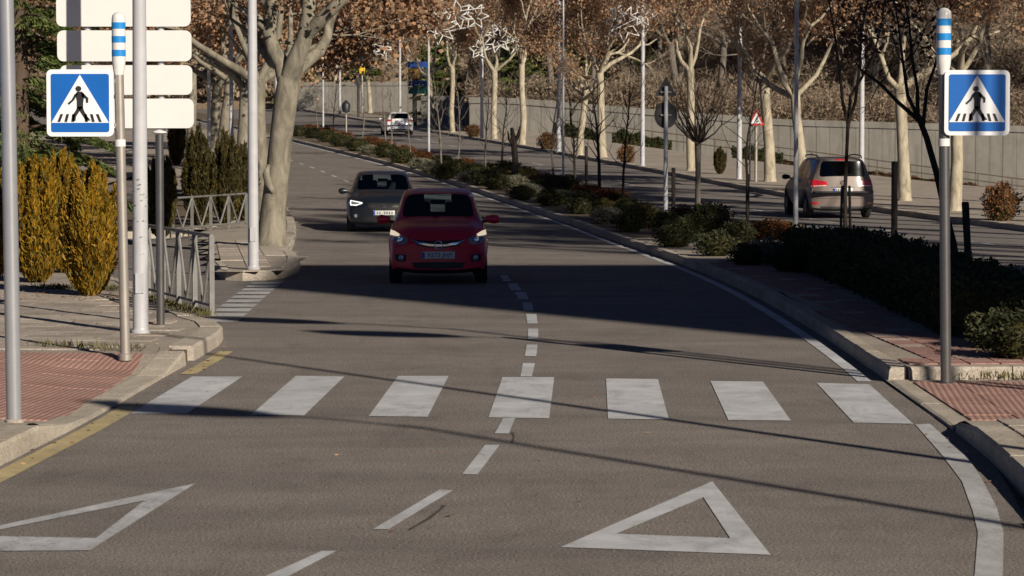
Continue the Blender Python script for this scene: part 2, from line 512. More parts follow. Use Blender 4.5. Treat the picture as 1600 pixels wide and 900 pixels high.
def pave_grid(name, P, hfn, mat, cell=.25, drop=.012):
    xs = [p[0] for p in P]; ys = [p[1] for p in P]
    nx = int((max(xs) - min(xs)) / cell) + 1; ny = int((max(ys) - min(ys)) / cell) + 1
    idx = {}; vs = []; fs = []
    def vid(i, j):
        if (i, j) not in idx:
            x = min(xs) + i * cell; y = min(ys) + j * cell
            idx[(i, j)] = len(vs); vs.append((x, y, z0(y) + hfn(x, y) - drop))
        return idx[(i, j)]
    for i in range(nx):
        for j in range(ny):
            if in_poly(min(xs) + (i + .5) * cell, min(ys) + (j + .5) * cell, P):
                fs.append((vid(i, j), vid(i + 1, j), vid(i + 1, j + 1), vid(i, j + 1)))
    o = MB().add(vs, fs).build(name, mat, None, None)
    o['kind'] = 'structure'
    return o
rng = np.random.default_rng(7); rnd = random.Random(5)
def slabs(parent, name, P, hfn, mats, size=(.4, .4), gap=.008, rot=0.0, anchor=None, pick=None, bond=0.0):
    """paving pieces, each its own object, laid in a grid inside the polygon"""
    ca, sa = math.cos(rot), math.sin(rot)
    xs = [p[0] for p in P]; ys = [p[1] for p in P]
    n = 0; rr = int(max(max(xs) - min(xs), max(ys) - min(ys)) / min(size)) + 4
    cx, cy = (min(xs) + max(xs)) / 2, (min(ys) + max(ys)) / 2
    if anchor == 'right': cx = max(xs) - .0005; cy = min(ys)
    if anchor == 'left': cx = min(xs) + .0005; cy = min(ys)
    for i in range(-rr, rr):
        for j in range(-rr, rr):
            u = i * size[0] + (bond * size[0] if j % 2 else 0); v = j * size[1]
            q = [(cx + (u + a) * ca - (v + b) * sa, cy + (u + a) * sa + (v + b) * ca) for a, b in
                 ((gap, gap), (size[0] - gap, gap), (size[0] - gap, size[1] - gap), (gap, size[1] - gap))]
            if not all(in_poly(x, y, P) for x, y in q): continue
            dz = rnd.uniform(-.002, .003); tx = rnd.uniform(-.0025, .0025)
            top = [(x, y, z0(y) + hfn(x, y) + dz + (tx if k < 2 else -tx)) for k, (x, y) in enumerate(q)]
            bot = [(x, y, z - .03) for x, y, z in top]
            mt = mats[0] if pick is None else mats[pick(sum(a for a, b in q) / 4, sum(b for a, b in q) / 4)]
            MB().add(top + bot, [(0, 1, 2, 3), (0, 4, 5, 1), (1, 5, 6, 2), (2, 6, 7, 3), (3, 7, 4, 0)]).build(name, mt, parent, None)
            n += 1
    return n
def kerb_run(parent, path, hfn, width=.26, stone=1.0, side=1, mat=None, name='kerb_stone', foot=0.0, maxn=300):
    """kerb stones along the foot line 'path'; the stone lies on its side (+1 = right of travel)"""
    pts = [Vector((p[0], p[1])) for p in path]
    acc = [0.0]
    for a, b in zip(pts, pts[1:]): acc.append(acc[-1] + (b - a).length)
    def at(s):
        i = max(0, min(len(pts) - 2, int(np.searchsorted(acc, s)) - 1))
        t = (s - acc[i]) / max(1e-6, acc[i + 1] - acc[i])
        p = pts[i].lerp(pts[i + 1], t); d = (pts[i + 1] - pts[i]).normalized()
        return p, Vector((d.y, -d.x)) * side
    s = 0.0; n = 0
    while s < acc[-1] - .1 and n < maxn:
        e = min(acc[-1], s + stone)
        g = .006; vs = []
        jz = rnd.uniform(-.004, .004)
        for q in (s + g, e - g):
            p, nr = at(q)
            h = hfn(p.x, p.y)
            zb = z0(p.y)
            ch = min(.03, h * .3)
            prof = [(0, foot - .03), (0.0 + .012 * min(1, h / .15), h - ch + jz), (.03, h + jz), (width - .006, h + jz), (width, h - .02), (width, -.03)]
            for a, z in prof: vs.append((p.x + nr.x * a, p.y + nr.y * a, zb + z))
        m = 6
        fs = [(k, k + 1, k + 1 + m, k + m) for k in range(m - 1)] + [tuple(range(m))[::-1], tuple(range(m, 2 * m))]
        o = MB().add(vs, fs).build(name, mat or M['kerb'], parent, None)
        fix_normals(o)
        s = e; n += 1
    return n

# --- left pavement by the crossing
def hl(x, y):
    inz = sm((y - 23.2) / 1.1) * (1 - sm((y - 29.2) / 1.2))
    return .15 - .125 * inz * sm((x + 5.6) / 1.9)
LK = [(-4.6, 12), (-4.0, 17), (-3.72, 21), (-3.52, 24.3), (-3.44, 26.5), (-3.36, 29), (-3.27, 31), (-3.22, 33.2), (-3.28, 34.2), (-3.46, 35.1), (-3.80, 36.0)]
P_left = [(x - .2, y) for x, y in LK] + [(-4.7, 39.5), (-5.6, 44), (-8.2, 50), (-22, 52), (-22, 12)]
pave_left = pave_grid('pavement_left', P_left, hl, M['paving'])
kerb_run(pave_left, LK[:6] + [(-3.30, 30.4)], hl, side=-1, width=.27)
kerb_run(pave_left, [(-3.28, 31.0)] + LK[7:], hl, side=-1, width=.27)
MB().box((-3.50, 30.7, z0(30.7) + .05), (.30, .5, .14)).build('drain_stone', M['earth'], pave_left)
kerb_run(pave_left, [(-3.80, 36.0), (-4.7, 39.5), (-5.6, 44), (-8.2, 50), (-14, 51.5)], hl, side=-1, width=.22)
P_red = [(-3.70, 24.6), (-3.70, 30.25), (-8.6, 30.25), (-8.6, 24.6)]
slabs(pave_left, 'tactile_slab', P_red, hl, [M['tactile']], (.4, .4), .004, anchor='right')
P_slab = [(-3.6, 30.55), (-3.55, 33.8), (-4.1, 35.8), (-5.0, 39.2), (-5.9, 43), (-9.4, 43), (-9.4, 30.8)]
slabs(pave_left, 'paving_slab', P_slab, hl, [M['slab'], M['paving']], (.6, .4), .006, R(-4), pick=lambda x, y: 0 if rnd.random() < .75 else 1, bond=.5)

# --- the island with the leaning plane tree, running on beside the road
edge_l = lambda Y: left_edge(Y)
TI_front = [(-3.98, 55.5), (-3.70, 52.5), (-3.55, 50.0), (-3.52, 48.6), (-3.62, 47.6), (-3.85, 47.05), (-4.2, 46.9), (-4.45, 46.95), (-4.62, 47.5), (-4.75, 48.6), (-5.1, 51.2)]
ti_left = lambda Y: np.interp(Y, [51.2, 57, 64, 75, 90, 300], [-5.1, -5.9, -6.7, -7.9, left_edge(90) - 2.6, left_edge(300) - 2.6])
P_tree = TI_front + [(float(ti_left(y)) + .1, y) for y in range(52, 140, 4)] + [(edge_l(y) - .1, y) for y in range(138, 56, -3)]
h15 = lambda x, y: .15
pave_tree = pave_grid('pavement_tree_island', P_tree, h15, M['paving'], .35)
kerb_run(pave_tree, [(edge_l(y), y) for y in range(139, 57, -3)] + TI_front[:4], h15, side=1, width=.22)
kerb_run(pave_tree, TI_front[3:], h15, side=1, width=.14, stone=.4)
slabs(pave_tree, 'paving_slab', [(-3.80, 48.4), (-3.95, 52.2), (-4.3, 58), (-4.75, 63.2), (-6.3, 63.2), (-5.1, 52.2), (-4.55, 48.4)], h15, [M['slab'], M['paving']], (.4, .4), .008, R(6), pick=lambda x, y: 0 if rnd.random() < .7 else 1)
# --- the island with the far railing
RI = [(-9.8, 68.2), (-7.9, 68.6), (-7.1, 72), (-6.9, 76), (-7.6, 84)]
P_rail = [RI[0], RI[1], RI[2], RI[3], RI[4], (-9.5, 92), (-14.5, 92), (-12.5, 74)]
pave_rail = pave_grid('pavement_railing_island', P_rail, h15, M['earth'], .35)
kerb_run(pave_rail, RI, h15, side=-1, width=.3)
pave_side = strip('pavement_far_left', C(-60), C(-14.5), 62, 200, .10, M['paving'])

# --- median
def hm(x, y):
    return .14
MK = [(kerb_r(y), y) for y in np.arange(30.0, 62, 1.0)] + [(kerb_r(y), y) for y in range(63, 236, 2)]
MK = [(3.57, 28.45), (3.585, 29.2)] + MK
P_med = [(3.66, 28.6)] + [(x + .1, y) for x, y in MK[1:36]] + [(med_x(y) - .1, y) for y in range(64, 28, -2)] + [(6.4, 28.6)]
pave_med = pave_grid('median', P_med, hm, M['paving'], .3)
med_far = strip('median_far', lambda Y: line_x(Y) + .4, lambda Y: med_x(Y) - .05, 63.4, 300, .125, M['earth'])
kerb_run(pave_med, MK, hm, side=1, width=.17, maxn=280)
kerb_run(pave_med, [(3.76, 28.50), (6.5, 28.50)], hm, side=-1, width=.2)
kerb_run(pave_med, [(med_x(y), y) for y in range(120, 27, -2)], hm, side=1, width=.2)
slabs(pave_med, 'paving_tile', [(3.78, 28.75), (3.80, 31), (kerb_r(36) + .18, 36), (kerb_r(44) + .18, 44), (kerb_r(52) + .18, 52), (4.62, 52), (4.66, 33), (5.6, 31.6), (6.2, 31), (6.2, 28.75)], hm,
      [M['slab_red'], M['slab']], (.3, .3), .011, R(3), pick=lambda x, y: 1 if (x > 5.3 or rnd.random() < .12) else 0)
# --- right pavement before the crossing
hr = lambda x, y: .15 - .12 * sm((y - 23.4) / .9)
RK = [(2.2, 9), (2.95, 13), (3.22, 16.5), (3.40, 19.5), (3.50, 22), (3.54, 24.0)]
P_right = [(x + .1, y) for x, y in RK] + [(3.62, 28.5), (9, 28.5), (9, 9)]
pave_right = pave_grid('pavement_right', P_right, hr, M['paving'])
kerb_run(pave_right, RK, hr, side=1, width=.26)
kerb_run(pave_right, [(3.54, 24.05), (3.575, 28.4)], lambda x, y: .028, side=1, width=.18)
slabs(pave_right, 'tactile_slab', [(3.77, 24.6), (3.77, 28.4), (7.0, 28.4), (7.0, 24.6)], hr, [M['tactile']], (.4, .4), .004, anchor='left')
slabs(pave_right, 'paving_tile', [(3.5, 16), (3.78, 21.5), (3.82, 24.5), (6.5, 24.5), (6.5, 16)], hr, [M['slab'], M['slab_red']], (.3, .3), .009, 0, pick=lambda x, y: 1 if x > 4.75 else 0)
# --- far pavement beside the wall
pave_far = strip('pavement_far', far_kerb, lambda Y: wall_x(Y) + .2, 6, 304, .13, M['paving'], None, 1.0, 3)
kerb_run(pave_far, [(far_kerb(y), y) for y in range(52, 304, 2)], lambda x, y: .145, side=1, width=.22, stone=1.0, maxn=260)

# --- markings
def mark(name, px, dz=.005, mat=None, parent=road):
    q = [G(*p) for p in px]
    return MB().poly([(p.x, p.y, z0(p.y) + dz) for p in q]).build(name, mat or M['paint'], parent, None)
for q in ([(300, 589), (379, 589), (292, 647), (203, 647)], [(462, 588), (538, 589), (475, 650), (392, 649)], [(622, 588), (701, 588), (668, 652), (576, 651)],
          [(785, 590), (866, 590), (858, 654), (763, 653)], [(947, 592), (1028, 593), (1045, 656), (950, 655)], [(1110, 596), (1192, 597), (1236, 658), (1138, 657)],
          [(1276, 599), (1358, 601), (1427, 663), (1334, 661)]):
    mark('zebra_stripe', q[::-1])
for q in ([(781, 430), (793, 430), (799, 440), (786, 440)], [(793, 443), (808, 443), (815, 454), (799, 454)], [(804, 457), (821, 457), (826, 468), (810, 468)],
          [(816, 473), (831, 473), (834, 486), (819, 486)], [(822, 491), (838, 491), (840, 506), (824, 506)], [(825, 514), (841, 514), (841, 530), (825, 530)],
          [(823, 539), (840, 539), (838, 557), (820, 557)], [(817, 568), (836, 568), (831, 589), (813, 589)],
          [(786, 654), (805, 654), (795, 678), (773, 678)], [(758, 696), (781, 696), (746, 742), (722, 742)], [(687, 766), (708, 767), (607, 828), (583, 828)], [(503, 862), (526, 862), (438, 908), (400, 908)]):
    mark('lane_dash', q[::-1])
def tri_mark(name, o, i, mat='paint'):
    O = [G(*p) for p in o]; I = [G(*p) for p in i]
    vs = [(p.x, p.y, z0(p.y) + .005) for p in O + I]
    return MB().add(vs, [(0, 1, 4, 3), (1, 2, 5, 4), (2, 0, 3, 5)]).build(name, M[mat], road, None)
tri_mark('yield_triangle', [(1113, 753), (1204, 868), (876, 856)], [(1099, 778), (1141, 842), (963, 835)])
M['paint_fading'] = paint_mat('road_paint_fading', (.53, .54, .56), .40)
tri_mark('yield_triangle', [(306, 756), (140, 861), (-190, 863)], [(226, 783), (150, 842), (-48, 838)], 'paint_fading')
L_in = [(1430, 664), (1473, 713), (1503, 753), (1520, 800), (1528, 833), (1523, 898), (1500, 960)]
L_out = [(1453, 663), (1510, 713), (1533, 747), (1557, 793), (1568, 833), (1567, 898), (1552, 960)]
vs = []
for a, b in zip(L_in, L_out):
    for p in (G(*a), G(*b)): vs.append((p.x, p.y, z0(p.y) + .005))
MB().add(vs, [(2 * i, 2 * i + 2, 2 * i + 3, 2 * i + 1) for i in range(len(L_in) - 1)]).build('edge_line', M['paint_worn'], road, None)
strip('edge_line', lambda Y: line_x(Y) - .06, lambda Y: line_x(Y) + .07, 28.5, 240, .005, M['paint'], road)
strip('yellow_line', lambda Y: np.interp(Y, [q[1] for q in LK], [q[0] for q in LK]) + .06, lambda Y: np.interp(Y, [q[1] for q in LK], [q[0] for q in LK]) + .24, 13, 26.0, .005, M['paint_yellow'], road)
strip('yellow_line', lambda Y: np.interp(Y, [q[1] for q in LK], [q[0] for q in LK]) + .10, lambda Y: np.interp(Y, [q[1] for q in LK], [q[0] for q in LK]) + .25, 29.3, 32.2, .005, M['paint_yellow'], road)
# thick dashes over the mouth of the side road
for k in range(10):
    y = 36.9 + k * .98
    xa = np.interp(y, [36, 48.5], [-3.36, -3.58])
    MB().poly([(xa - .46, y, z0(y) + .005), (xa, y, z0(y) + .005), (xa, y + .66, z0(y + .66) + .005), (xa - .46, y + .66, z0(y + .66) + .005)]).build('yield_dash', M['paint_worn'], road, None)
# lane dashes further up the road and on the far carriageway
for y in np.arange(52.0, 200, 5.0):
    strip('lane_dash', lambda Y: line_x(Y) - 3.45, lambda Y: line_x(Y) - 3.33, y, y + 1.8, .005, M['paint'], road)
for y in np.arange(56.0, 215, 7.5):
    strip('lane_dash', lambda Y: far_kerb(Y) - 3.22, lambda Y: far_kerb(Y) - 3.1, y, y + 3.0, .005, M['paint'], far_road)
strip('edge_line', lambda Y: med_x(Y) + .3, lambda Y: med_x(Y) + .42, 28, 240, .005, M['paint'], far_road)
# cracks and a sealed joint along the centre line
def seam(px, w=.02, name='asphalt_crack'):
    q = [G(*p) for p in px]; vs = []
    for i, p in enumerate(q):
        d = ((q[min(i + 1, len(q) - 1)] - q[max(i - 1, 0)])).normalized(); n = Vector((d.y, -d.x, 0)) * w * rnd.uniform(.3, 1)
        vs += [(p.x - n.x, p.y - n.y, z0(p.y) + .003), (p.x + n.x, p.y + n.y, z0(p.y) + .003)]
    MB().add(vs, [(2 * i, 2 * i + 2, 2 * i + 3, 2 * i + 1) for i in range(len(q) - 1)]).build(name, M['asphalt_seam'], road, None)
M['asphalt_seam'] = plain('asphalt_seam', (.05, .04, .033), .9, 0, .3, 20)
seam([(640, 828), (650, 822), (668, 812), (690, 795), (694, 790)])
seam([(800, 692), (803, 684), (801, 676)])

# --- concrete retaining wall across the slope, of ribbed panels, with its handrail
wall_Y = lambda X: 192.0 - .418 * (X + .5)
_wx = [-.5, 16.2, 31, 50]
wall_top = lambda X: float(np.interp(X, _wx, [3.85, 2.46, 2.04, 1.6]))
wall_base = lambda X: float(np.interp(X, _wx, [1.85, -.27, -2.22, -4.0]))
def verge():
    xs = list(np.arange(-1.0, 48, 1.5)); n = 14; vs = []
    for x in xs:
        ye = min(98 + (16.7 - x) / .1775, wall_Y(x) - 1); ye = max(ye, 50)
        for k in range(n + 1):
            t = k / n; y = ye + (wall_Y(x) + .3 - ye) * t
            vs.append((x, y, (z0(ye) + .125) * (1 - t) + wall_base(x) * t))
    m = n + 1
    o = MB().add(vs, [(i * m + k, (i + 1) * m + k, (i + 1) * m + k + 1, i * m + k + 1) for i in range(len(xs) - 1) for k in range(n)]).build('verge', M['paving'], None, None)
    o['kind'] = 'structure'
verge()
def verge_z(x, y):
    ye = max(min(98 + (16.7 - x) / .1775, wall_Y(x) - 1), 50)
    t = min(1, max(0, (y - ye) / (wall_Y(x) - ye)))
    return (z0(ye) + .125) * (1 - t) + wall_base(x) * t
def panel_wall(name, label, pts, zb, zt, L=1.65):
    """pts: ends (x, y); zb/zt: base and top height as functions of x"""
    A, B = Vector(pts[0]), Vector(pts[1]); d = (B - A); n = int(d.length / L); d.normalize()
    base = Vector((A.x, A.y, zb(A.x)))
    w = empty(name, base, 0, label, 'wall')
    nr = Vector((-d.y, d.x))
    if nr.y > 0: nr = -nr
    rz = math.atan2(d.y, d.x)
    for k in range(n):
        a = A + d * (k * L + .012); b = A + d * ((k + 1) * L - .012)
        m = MB(); j = rnd.uniform(-.012, .012)
        def pr(p, q, f0, f1, za, zc, zd, ze):
            v = []
            for pt, z_lo, z_hi in ((p, za, zc), (q, zd, ze)):
                for f, z in ((f0, z_lo), (f1, z_lo), (f1, z_hi), (f0, z_hi)):
                    v.append(Vector((pt.x + nr.x * f, pt.y + nr.y * f, z)) - base)
            m.add(v, [(0, 1, 2, 3), (7, 6, 5, 4), (0, 4, 5, 1), (1, 5, 6, 2), (2, 6, 7, 3), (3, 7, 4, 0)])
        capz = .38
        pr(a, b, -.1, .06 + j, zb(a.x) - .3, zt(a.x) - capz, zb(b.x) - .3, zt(b.x) - capz)
        for r_ in range(2):
            c0 = a.lerp(b, .03 + r_ * .5); c1 = a.lerp(b, .03 + r_ * .5 + .44)
            pr(c0, c1, .055, .072 + j, zb(c0.x), zt(c0.x) - capz - .03, zb(c1.x), zt(c1.x) - capz - .03)
        o = m.build('panel', M['concrete'], w, None); fix_normals(o)
        m = MB()
        pr(a, b, -.14, .14, zt(a.x) - capz + .004, zt(a.x), zt(b.x) - capz + .004, zt(b.x))
        o = m.build('cap', M['concrete'], w, None); fix_normals(o)
    return w
panel_wall('concrete_wall', 'long grey concrete retaining wall of ribbed panels behind the pale plane trees', ((46, wall_Y(46)), (-3.4, wall_Y(-3.4))), wall_base, wall_top)
panel_wall('concrete_wall', 'short piece of concrete wall between the thin plane trunks and the direction board', ((-1.5, 226), (-7.5, 229)), C(1.9), C(4.2), 2.0)
panel_wall('concrete_wall', 'far beige wall at the end of the road behind the round sign', ((-8.5, 287), (-24, 292)), C(2.9), C(6.0), 2.4)
def handrail():
    xs = list(np.arange(3.0, 42, 1.9))
    pt = lambda x, h: Vector((x, wall_Y(x) - 1.3, wall_base(x) + .05 + h))
    w = empty('handrail', pt(xs[0], 0), 0, 'low rusty handrail of two bars in front of the concrete wall', 'railing')
    b = Vector(w.location)
    pm = MB().box((0, 0, .48), (.07, .07, 1.0)).mesh('post'); pm.materials.append(M['rust'])
    for x in xs:
        o = link('post', pm, w); o.location = pt(x, 0) - b
    for h in (.97, .55):
        MB().tube([pt(x, h) - b for x in xs], .032, 6).build('rail', M['rust'], w)
handrail()

# --- hills
def hill_z(X, D):
    g = min(1, max(.25, (X + 3) / 12.0))
    return wall_top(X) - .35 + (.34 * min(D, 30) + .05 * max(0, D - 30)) * g + .6 * math.sin(X * .21 + D * .2) * min(1, D / 6)
def hill_right():
    vs = []; xs = list(np.arange(-3, 100, 3.0));  Ds = [.1, 1.5, 4, 8, 13, 19, 26, 34, 44, 60, 85, 115]
    for x in xs:
        for D in Ds: vs.append((x, wall_Y(x) + D, hill_z(x, D)))
    m = len(Ds)
    fs = [(i * m + k, (i + 1) * m + k, (i + 1) * m + k + 1, i * m + k + 1) for i in range(len(xs) - 1) for k in range(m - 1)]
    b0 = len(vs); vs += [(v[0], v[1], 1.0) for v in vs[:m]]; fs += [(k, k + 1, b0 + k + 1, b0 + k) for k in range(m - 1)]
    o = MB().add(vs, fs).build('hillside', M['hill'], None, None); o['kind'] = 'structure'
hill_right()
def hill2_z(x, y):
    return z0(304) + .3 + max(0, y - 316) * .42 + 1.2 * math.sin(x * .06 + y * .03)
def hill_far():
    vs = []; xs = list(np.arange(-140, 30, 8.0)); ys = list(np.arange(306, 420, 6.0))
    for y in ys:
        for x in xs: vs.append((x, y, hill2_z(x, y) - (1.5 if y < 310 else 0)))
    m = len(xs)
    fs = [(i * m + k, i * m + k + 1, (i + 1) * m + k + 1, (i + 1) * m + k) for i in range(len(ys) - 1) for k in range(m - 1)]
    o = MB().add(vs, fs).build('hill', M['hill'], None, None); o['kind'] = 'structure'
hill_far()
# ------------------------------------------------------------------ street furniture
def lamp_post(name, base, h, r0, r1, label, group=None, mat='white_post', arm=None, collar=None, top=True, lean=(0, 0), lum=1.0):
    t = empty(name, base, 0, label, 'pole' if name == 'thin_pole' else 'lamp post', group)
    MB().lathe((0, 0, 0), [(r0 * 1.25, -.05), (r0 * 1.25, .02), (r0 * 1.02, .04), (r0, .06), (r0 * .97 + r1 * .03, .5)] , 18).build('base', M[mat], t)
    MB().tube([(0, 0, .4), (lean[0] * .5, lean[1] * .5, h * .5), (lean[0], lean[1], h)], [r0 * .985, (r0 + r1) / 2, r1], 18).build('pole', M[mat], t)
    MB().box((0, -r0 - .002, .55), (r0 * 1.0, .012, .22)).build('hatch', M[mat], t)
    if arm:
        a = Vector(arm)
        A = Vector((lean[0], lean[1], h - .1)); B = A + Vector((a.x, a.y, .35))
        MB().tube([A, A.lerp(B, .5) + Vector((0, 0, .12)), B], [r1 * .8, r1 * .7, r1 * .6], 10).build('arm', M[mat], t)
        d = Vector((a.x, a.y, 0)).normalized(); rz = math.atan2(d.y, d.x)
        m = MB()
        prof = [(.0, .03 * lum), (.12 * lum, .10 * lum), (.35 * lum, .15 * lum), (.6 * lum, .13 * lum), (.78 * lum, .03 * lum)]
        vs = []
        for x, w in prof:
            for yy, zz in ((-w, 0), (-w * .7, .07 * lum), (w * .7, .07 * lum), (w, 0), (w * .8, -.05 * lum), (-w * .8, -.05 * lum)):
                p = Matrix.Rotation(rz, 3, 'Z') @ Vector((x - .1, yy, zz)); vs.append(B + p)
        fs = [(i * 6 + k, i * 6 + (k + 1) % 6, (i + 1) * 6 + (k + 1) % 6, (i + 1) * 6 + k) for i in range(4) for k in range(6)]
        fs += [tuple(range(6))[::-1], tuple(range(24, 30))]
        m.add(vs, fs, True).build('luminaire', M[mat], t)
    return t
def pole_px(name, px, dz, h, d, label, mat='white_post', group=None, **k):
    b = G(px[0], px[1], dz)
    return lamp_post(name, b, h, d / 2, d / 2 * .62, label, group, mat, **k)

# near left: slim silver pole
t = empty('steel_pole', G(22, 657, .13), 0, 'slim shiny silver pole standing on the red tactile paving', 'pole')
MB().lathe((0, 0, 0), [(.075, -.08), (.075, .008), (.062, .012)], 18).build('collar', M['slab'], t)
MB().tube([(0, 0, .0), (-.02, 0, 2.4), (-.055, 0, 5.2)], [.060, .060, .058], 20).build('shaft', M['alu'], t)

def crossing_sign(base, side, label, mat, h_top, sz=.62, beacon_mat='band_blue'):
    t = empty('crossing_sign', base, 0, label, 'road sign')
    pr = .05
    MB().lathe((0, 0, 0), [(pr * 1.35, -.05), (pr * 1.35, .012), (pr * 1.02, .02)], 18).build('base_collar', M[mat], t)
    MB().tube([(0, 0, 0), (-.045 * 1, 0, h_top - .62)], [pr, pr * .97], 20).build('post', M[mat], t)
    tx = -.045
    z = h_top - .62
    bl = MB().lathe((tx, 0, z), [(pr * .9, -.02), (pr * .95, 0), (pr * 1.3, .10), (pr * 1.36, .14), (pr * 1.36, .545), (pr * 1.25, .585), (pr * .7, .612), (.0, .62)], 22).build('beacon', M['white_panel'], t)
    for k in range(3):
        MB().lathe((tx, 0, z), [(pr * 1.33, .18 + k * .135), (pr * 1.40, .183 + k * .135), (pr * 1.40, .245 + k * .135), (pr * 1.33, .248 + k * .135)], 22).build('blue_band', M[beacon_mat], bl)
    # the sign plate, facing the traffic
    cx = side * (sz / 2 + (.045 if side < 0 else .0)) + tx; cz = h_top - .58 - sz / 2 + (.012 if side < 0 else .0)
    zb_ = cz - sz / 2 - (.10 if side < 0 else .10)
    MB().tube([(tx * .80, 0, zb_), (tx * .82, 0, zb_ + .07)], pr * 1.1, 20).build('white_band', M['white_panel'], t)
    def rr(w, r, n=5):
        pts = []
        for qx, qz, a0 in ((1, 1, 0), (-1, 1, 90), (-1, -1, 180), (1, -1, 270)):
            for i in range(n + 1):
                a = R(a0 + 90 * i / n); pts.append((qx * (w / 2 - r) + r * math.cos(a), qz * (w / 2 - r) + r * math.sin(a)))
        return pts
    Y0 = -.075
    def lay(name, pts, y, mat, par, th=.003):
        o = MB().poly([(cx + a, y, cz + b) for a, b in pts], th, (0, 1, 0)).build(name, mat, par, None)
        return fix_normals(o)
    plate = lay('sign_plate', rr(sz, .05), Y0, M['sign_white'], t, .03)
    inner = sz * .87
    blue = lay('blue_field', rr(inner, .022), Y0 - .004, M['sign_blue'], plate, .005)
    hw = inner * .495
    ty0, ty1 = -inner * .34, inner * .485
    lay('white_triangle', [(-hw, ty0), (hw, ty0), (0.0, ty1)], Y0 - .007, M['sign_white'], plate, .004)
    s = inner
    def P(pts): return [((a - .5) * s, (.5 - b) * s) for a, b in pts]
    fat = lambda pts: [(sum(q[0] for q in pts) / len(pts) + (a - sum(q[0] for q in pts) / len(pts)) * 1.22, sum(q[1] for q in pts) / len(pts) + (b - sum(q[1] for q in pts) / len(pts)) * 1.08) for a, b in pts]
    person = MB()
    def blk(pts):
        person.poly([(cx + a, Y0 - .010, cz + b) for a, b in P(fat(pts))], .004, (0, 1, 0))
    hc = (.475, .255)
    blk([(hc[0] + .042 * math.cos(2 * math.pi * i / 16), hc[1] + .044 * math.sin(2 * math.pi * i / 16)) for i in range(16)])
    blk([(.46, .315), (.53, .315), (.565, .355), (.545, .50), (.545, .585), (.455, .585), (.455, .46), (.435, .36)])     # torso
    blk([(.46, .32), (.44, .365), (.395, .455), (.325, .525), (.305, .50), (.365, .44), (.405, .355)])                     # trailing arm
    blk([(.53, .315), (.575, .35), (.635, .415), (.632, .49), (.602, .495), (.598, .43), (.545, .395)])                   # leading arm
    blk([(.455, .57), (.52, .58), (.47, .665), (.43, .735), (.425, .80), (.375, .80), (.38, .71), (.425, .64)])             # leg
    blk([(.48, .575), (.545, .57), (.575, .65), (.615, .725), (.66, .79), (.60, .80), (.56, .735), (.515, .655)])           # leg
    fix_normals(person.build('walking_figure', M['black'], plate, None))
    for k in range(7):
        if k == 3: continue
        x = .165 + k * .108
        sl = (k - 3) * .011
        b0, b1 = x - .022, x + .026
        lay('stripe', P([(b0 - sl * .6, .69), (b1 - sl * .6, .69), (b1 + sl, .825), (b0 + sl, .825)]), Y0 - .010, M['black'], plate, .004)
    for bz in (cz + sz * .33, cz - sz * .33):
        MB().box((side * .10, -.01, bz), (.16, .05, .035)).build('bracket', M[mat], t)
    return t
bl_ = G(196, 555, .15)
crossing_sign(bl_, -1, 'pedestrian crossing sign on tan post with blue banded top, beside the white sign panels', 'steel_tan', (555 - 19) / (FPX / bl_.y) , .66)
br_ = G(1478, 600, .02)
crossing_sign(br_, 1, 'pedestrian crossing sign on dark steel post with blue banded top, beside the median kerb', 'steel', (600 - 12) / (FPX / br_.y), .605)

# direction panels on posts, blank white
def panel_sign():
    b = G(251, 506, .15)
    s = FPX / b.y
    t = empty('direction_sign', b, 0, 'stack of blank white direction panels on steel posts behind the white lamp post', 'sign')
    MB().tube([(0, 0, -.05), (0, 0, (506 - 208) / s)], .047, 18).build('post', M['steel'], t)
    MB().lathe((0, 0, (506 - 210) / s), [(.048, 0), (.085, .02), (.085, .035), (.0, .06)], 18).build('cap', M['white_panel'], t)
    for yb, yt, xa, xb in ((200, 154, 96, 305), (148, 102, 97, 303), (96, 48, 93, 302), (42, -6, 92, 301), (-12, -60, 92, 301)):
        w = (xb - xa) / s; hh = (yb - yt) / s; cx = ((xa + xb) / 2 - 251) / s; cz = (506 - (yb + yt) / 2) / s
        r = .07; pts = []
        for qx, qz, a0 in ((1, 1, 0), (-1, 1, 90), (-1, -1, 180), (1, -1, 270)):
            for i in range(5):
                a = R(a0 + 90 * i / 4); pts.append((cx + qx * (w / 2 - r) + r * math.cos(a), -.02, cz + qz * (hh / 2 - r) + r * math.sin(a)))
        o = MB().poly(pts, .04, (0, 1, 0)).build('panel', M['white_panel'], t, None); fix_normals(o)
    for x in (0.02, -.82):
        MB().tube([(x, .06, (506 - 206) / s), (x, .06, (506 + 60) / s)], .04, 12).build('rear_post', M['white_post'], t)
    return t
panel_sign()

# poles of the near and left side
lp = pole_px('lamp_post', (220, 520), .15, 9.0, .175, 'thick white lamp post with dark scuffs beside the crossing sign on the paved corner', lean=(.02 + .0, 0))
for k in range(16):
    a = rnd.uniform(-2.6, -.5); zz = rnd.gauss(1.42, .18); rr_ = .0862
    w = rnd.uniform(.008, .035)
    MB().add([(rr_ * math.cos(a + q * w / rr_), rr_ * math.sin(a + q * w / rr_), zz + hh) for q, hh in ((-1, 0), (0, -.008), (1, .004), (.3, .012))], [(0, 1, 2, 3)]).build('scuff_mark', M['galv'], lp, None)
pole_px('lamp_post', (396, 420), .15, 9.5, .175, 'white lamp post at the kerbed corner in front of the leaning plane tree')
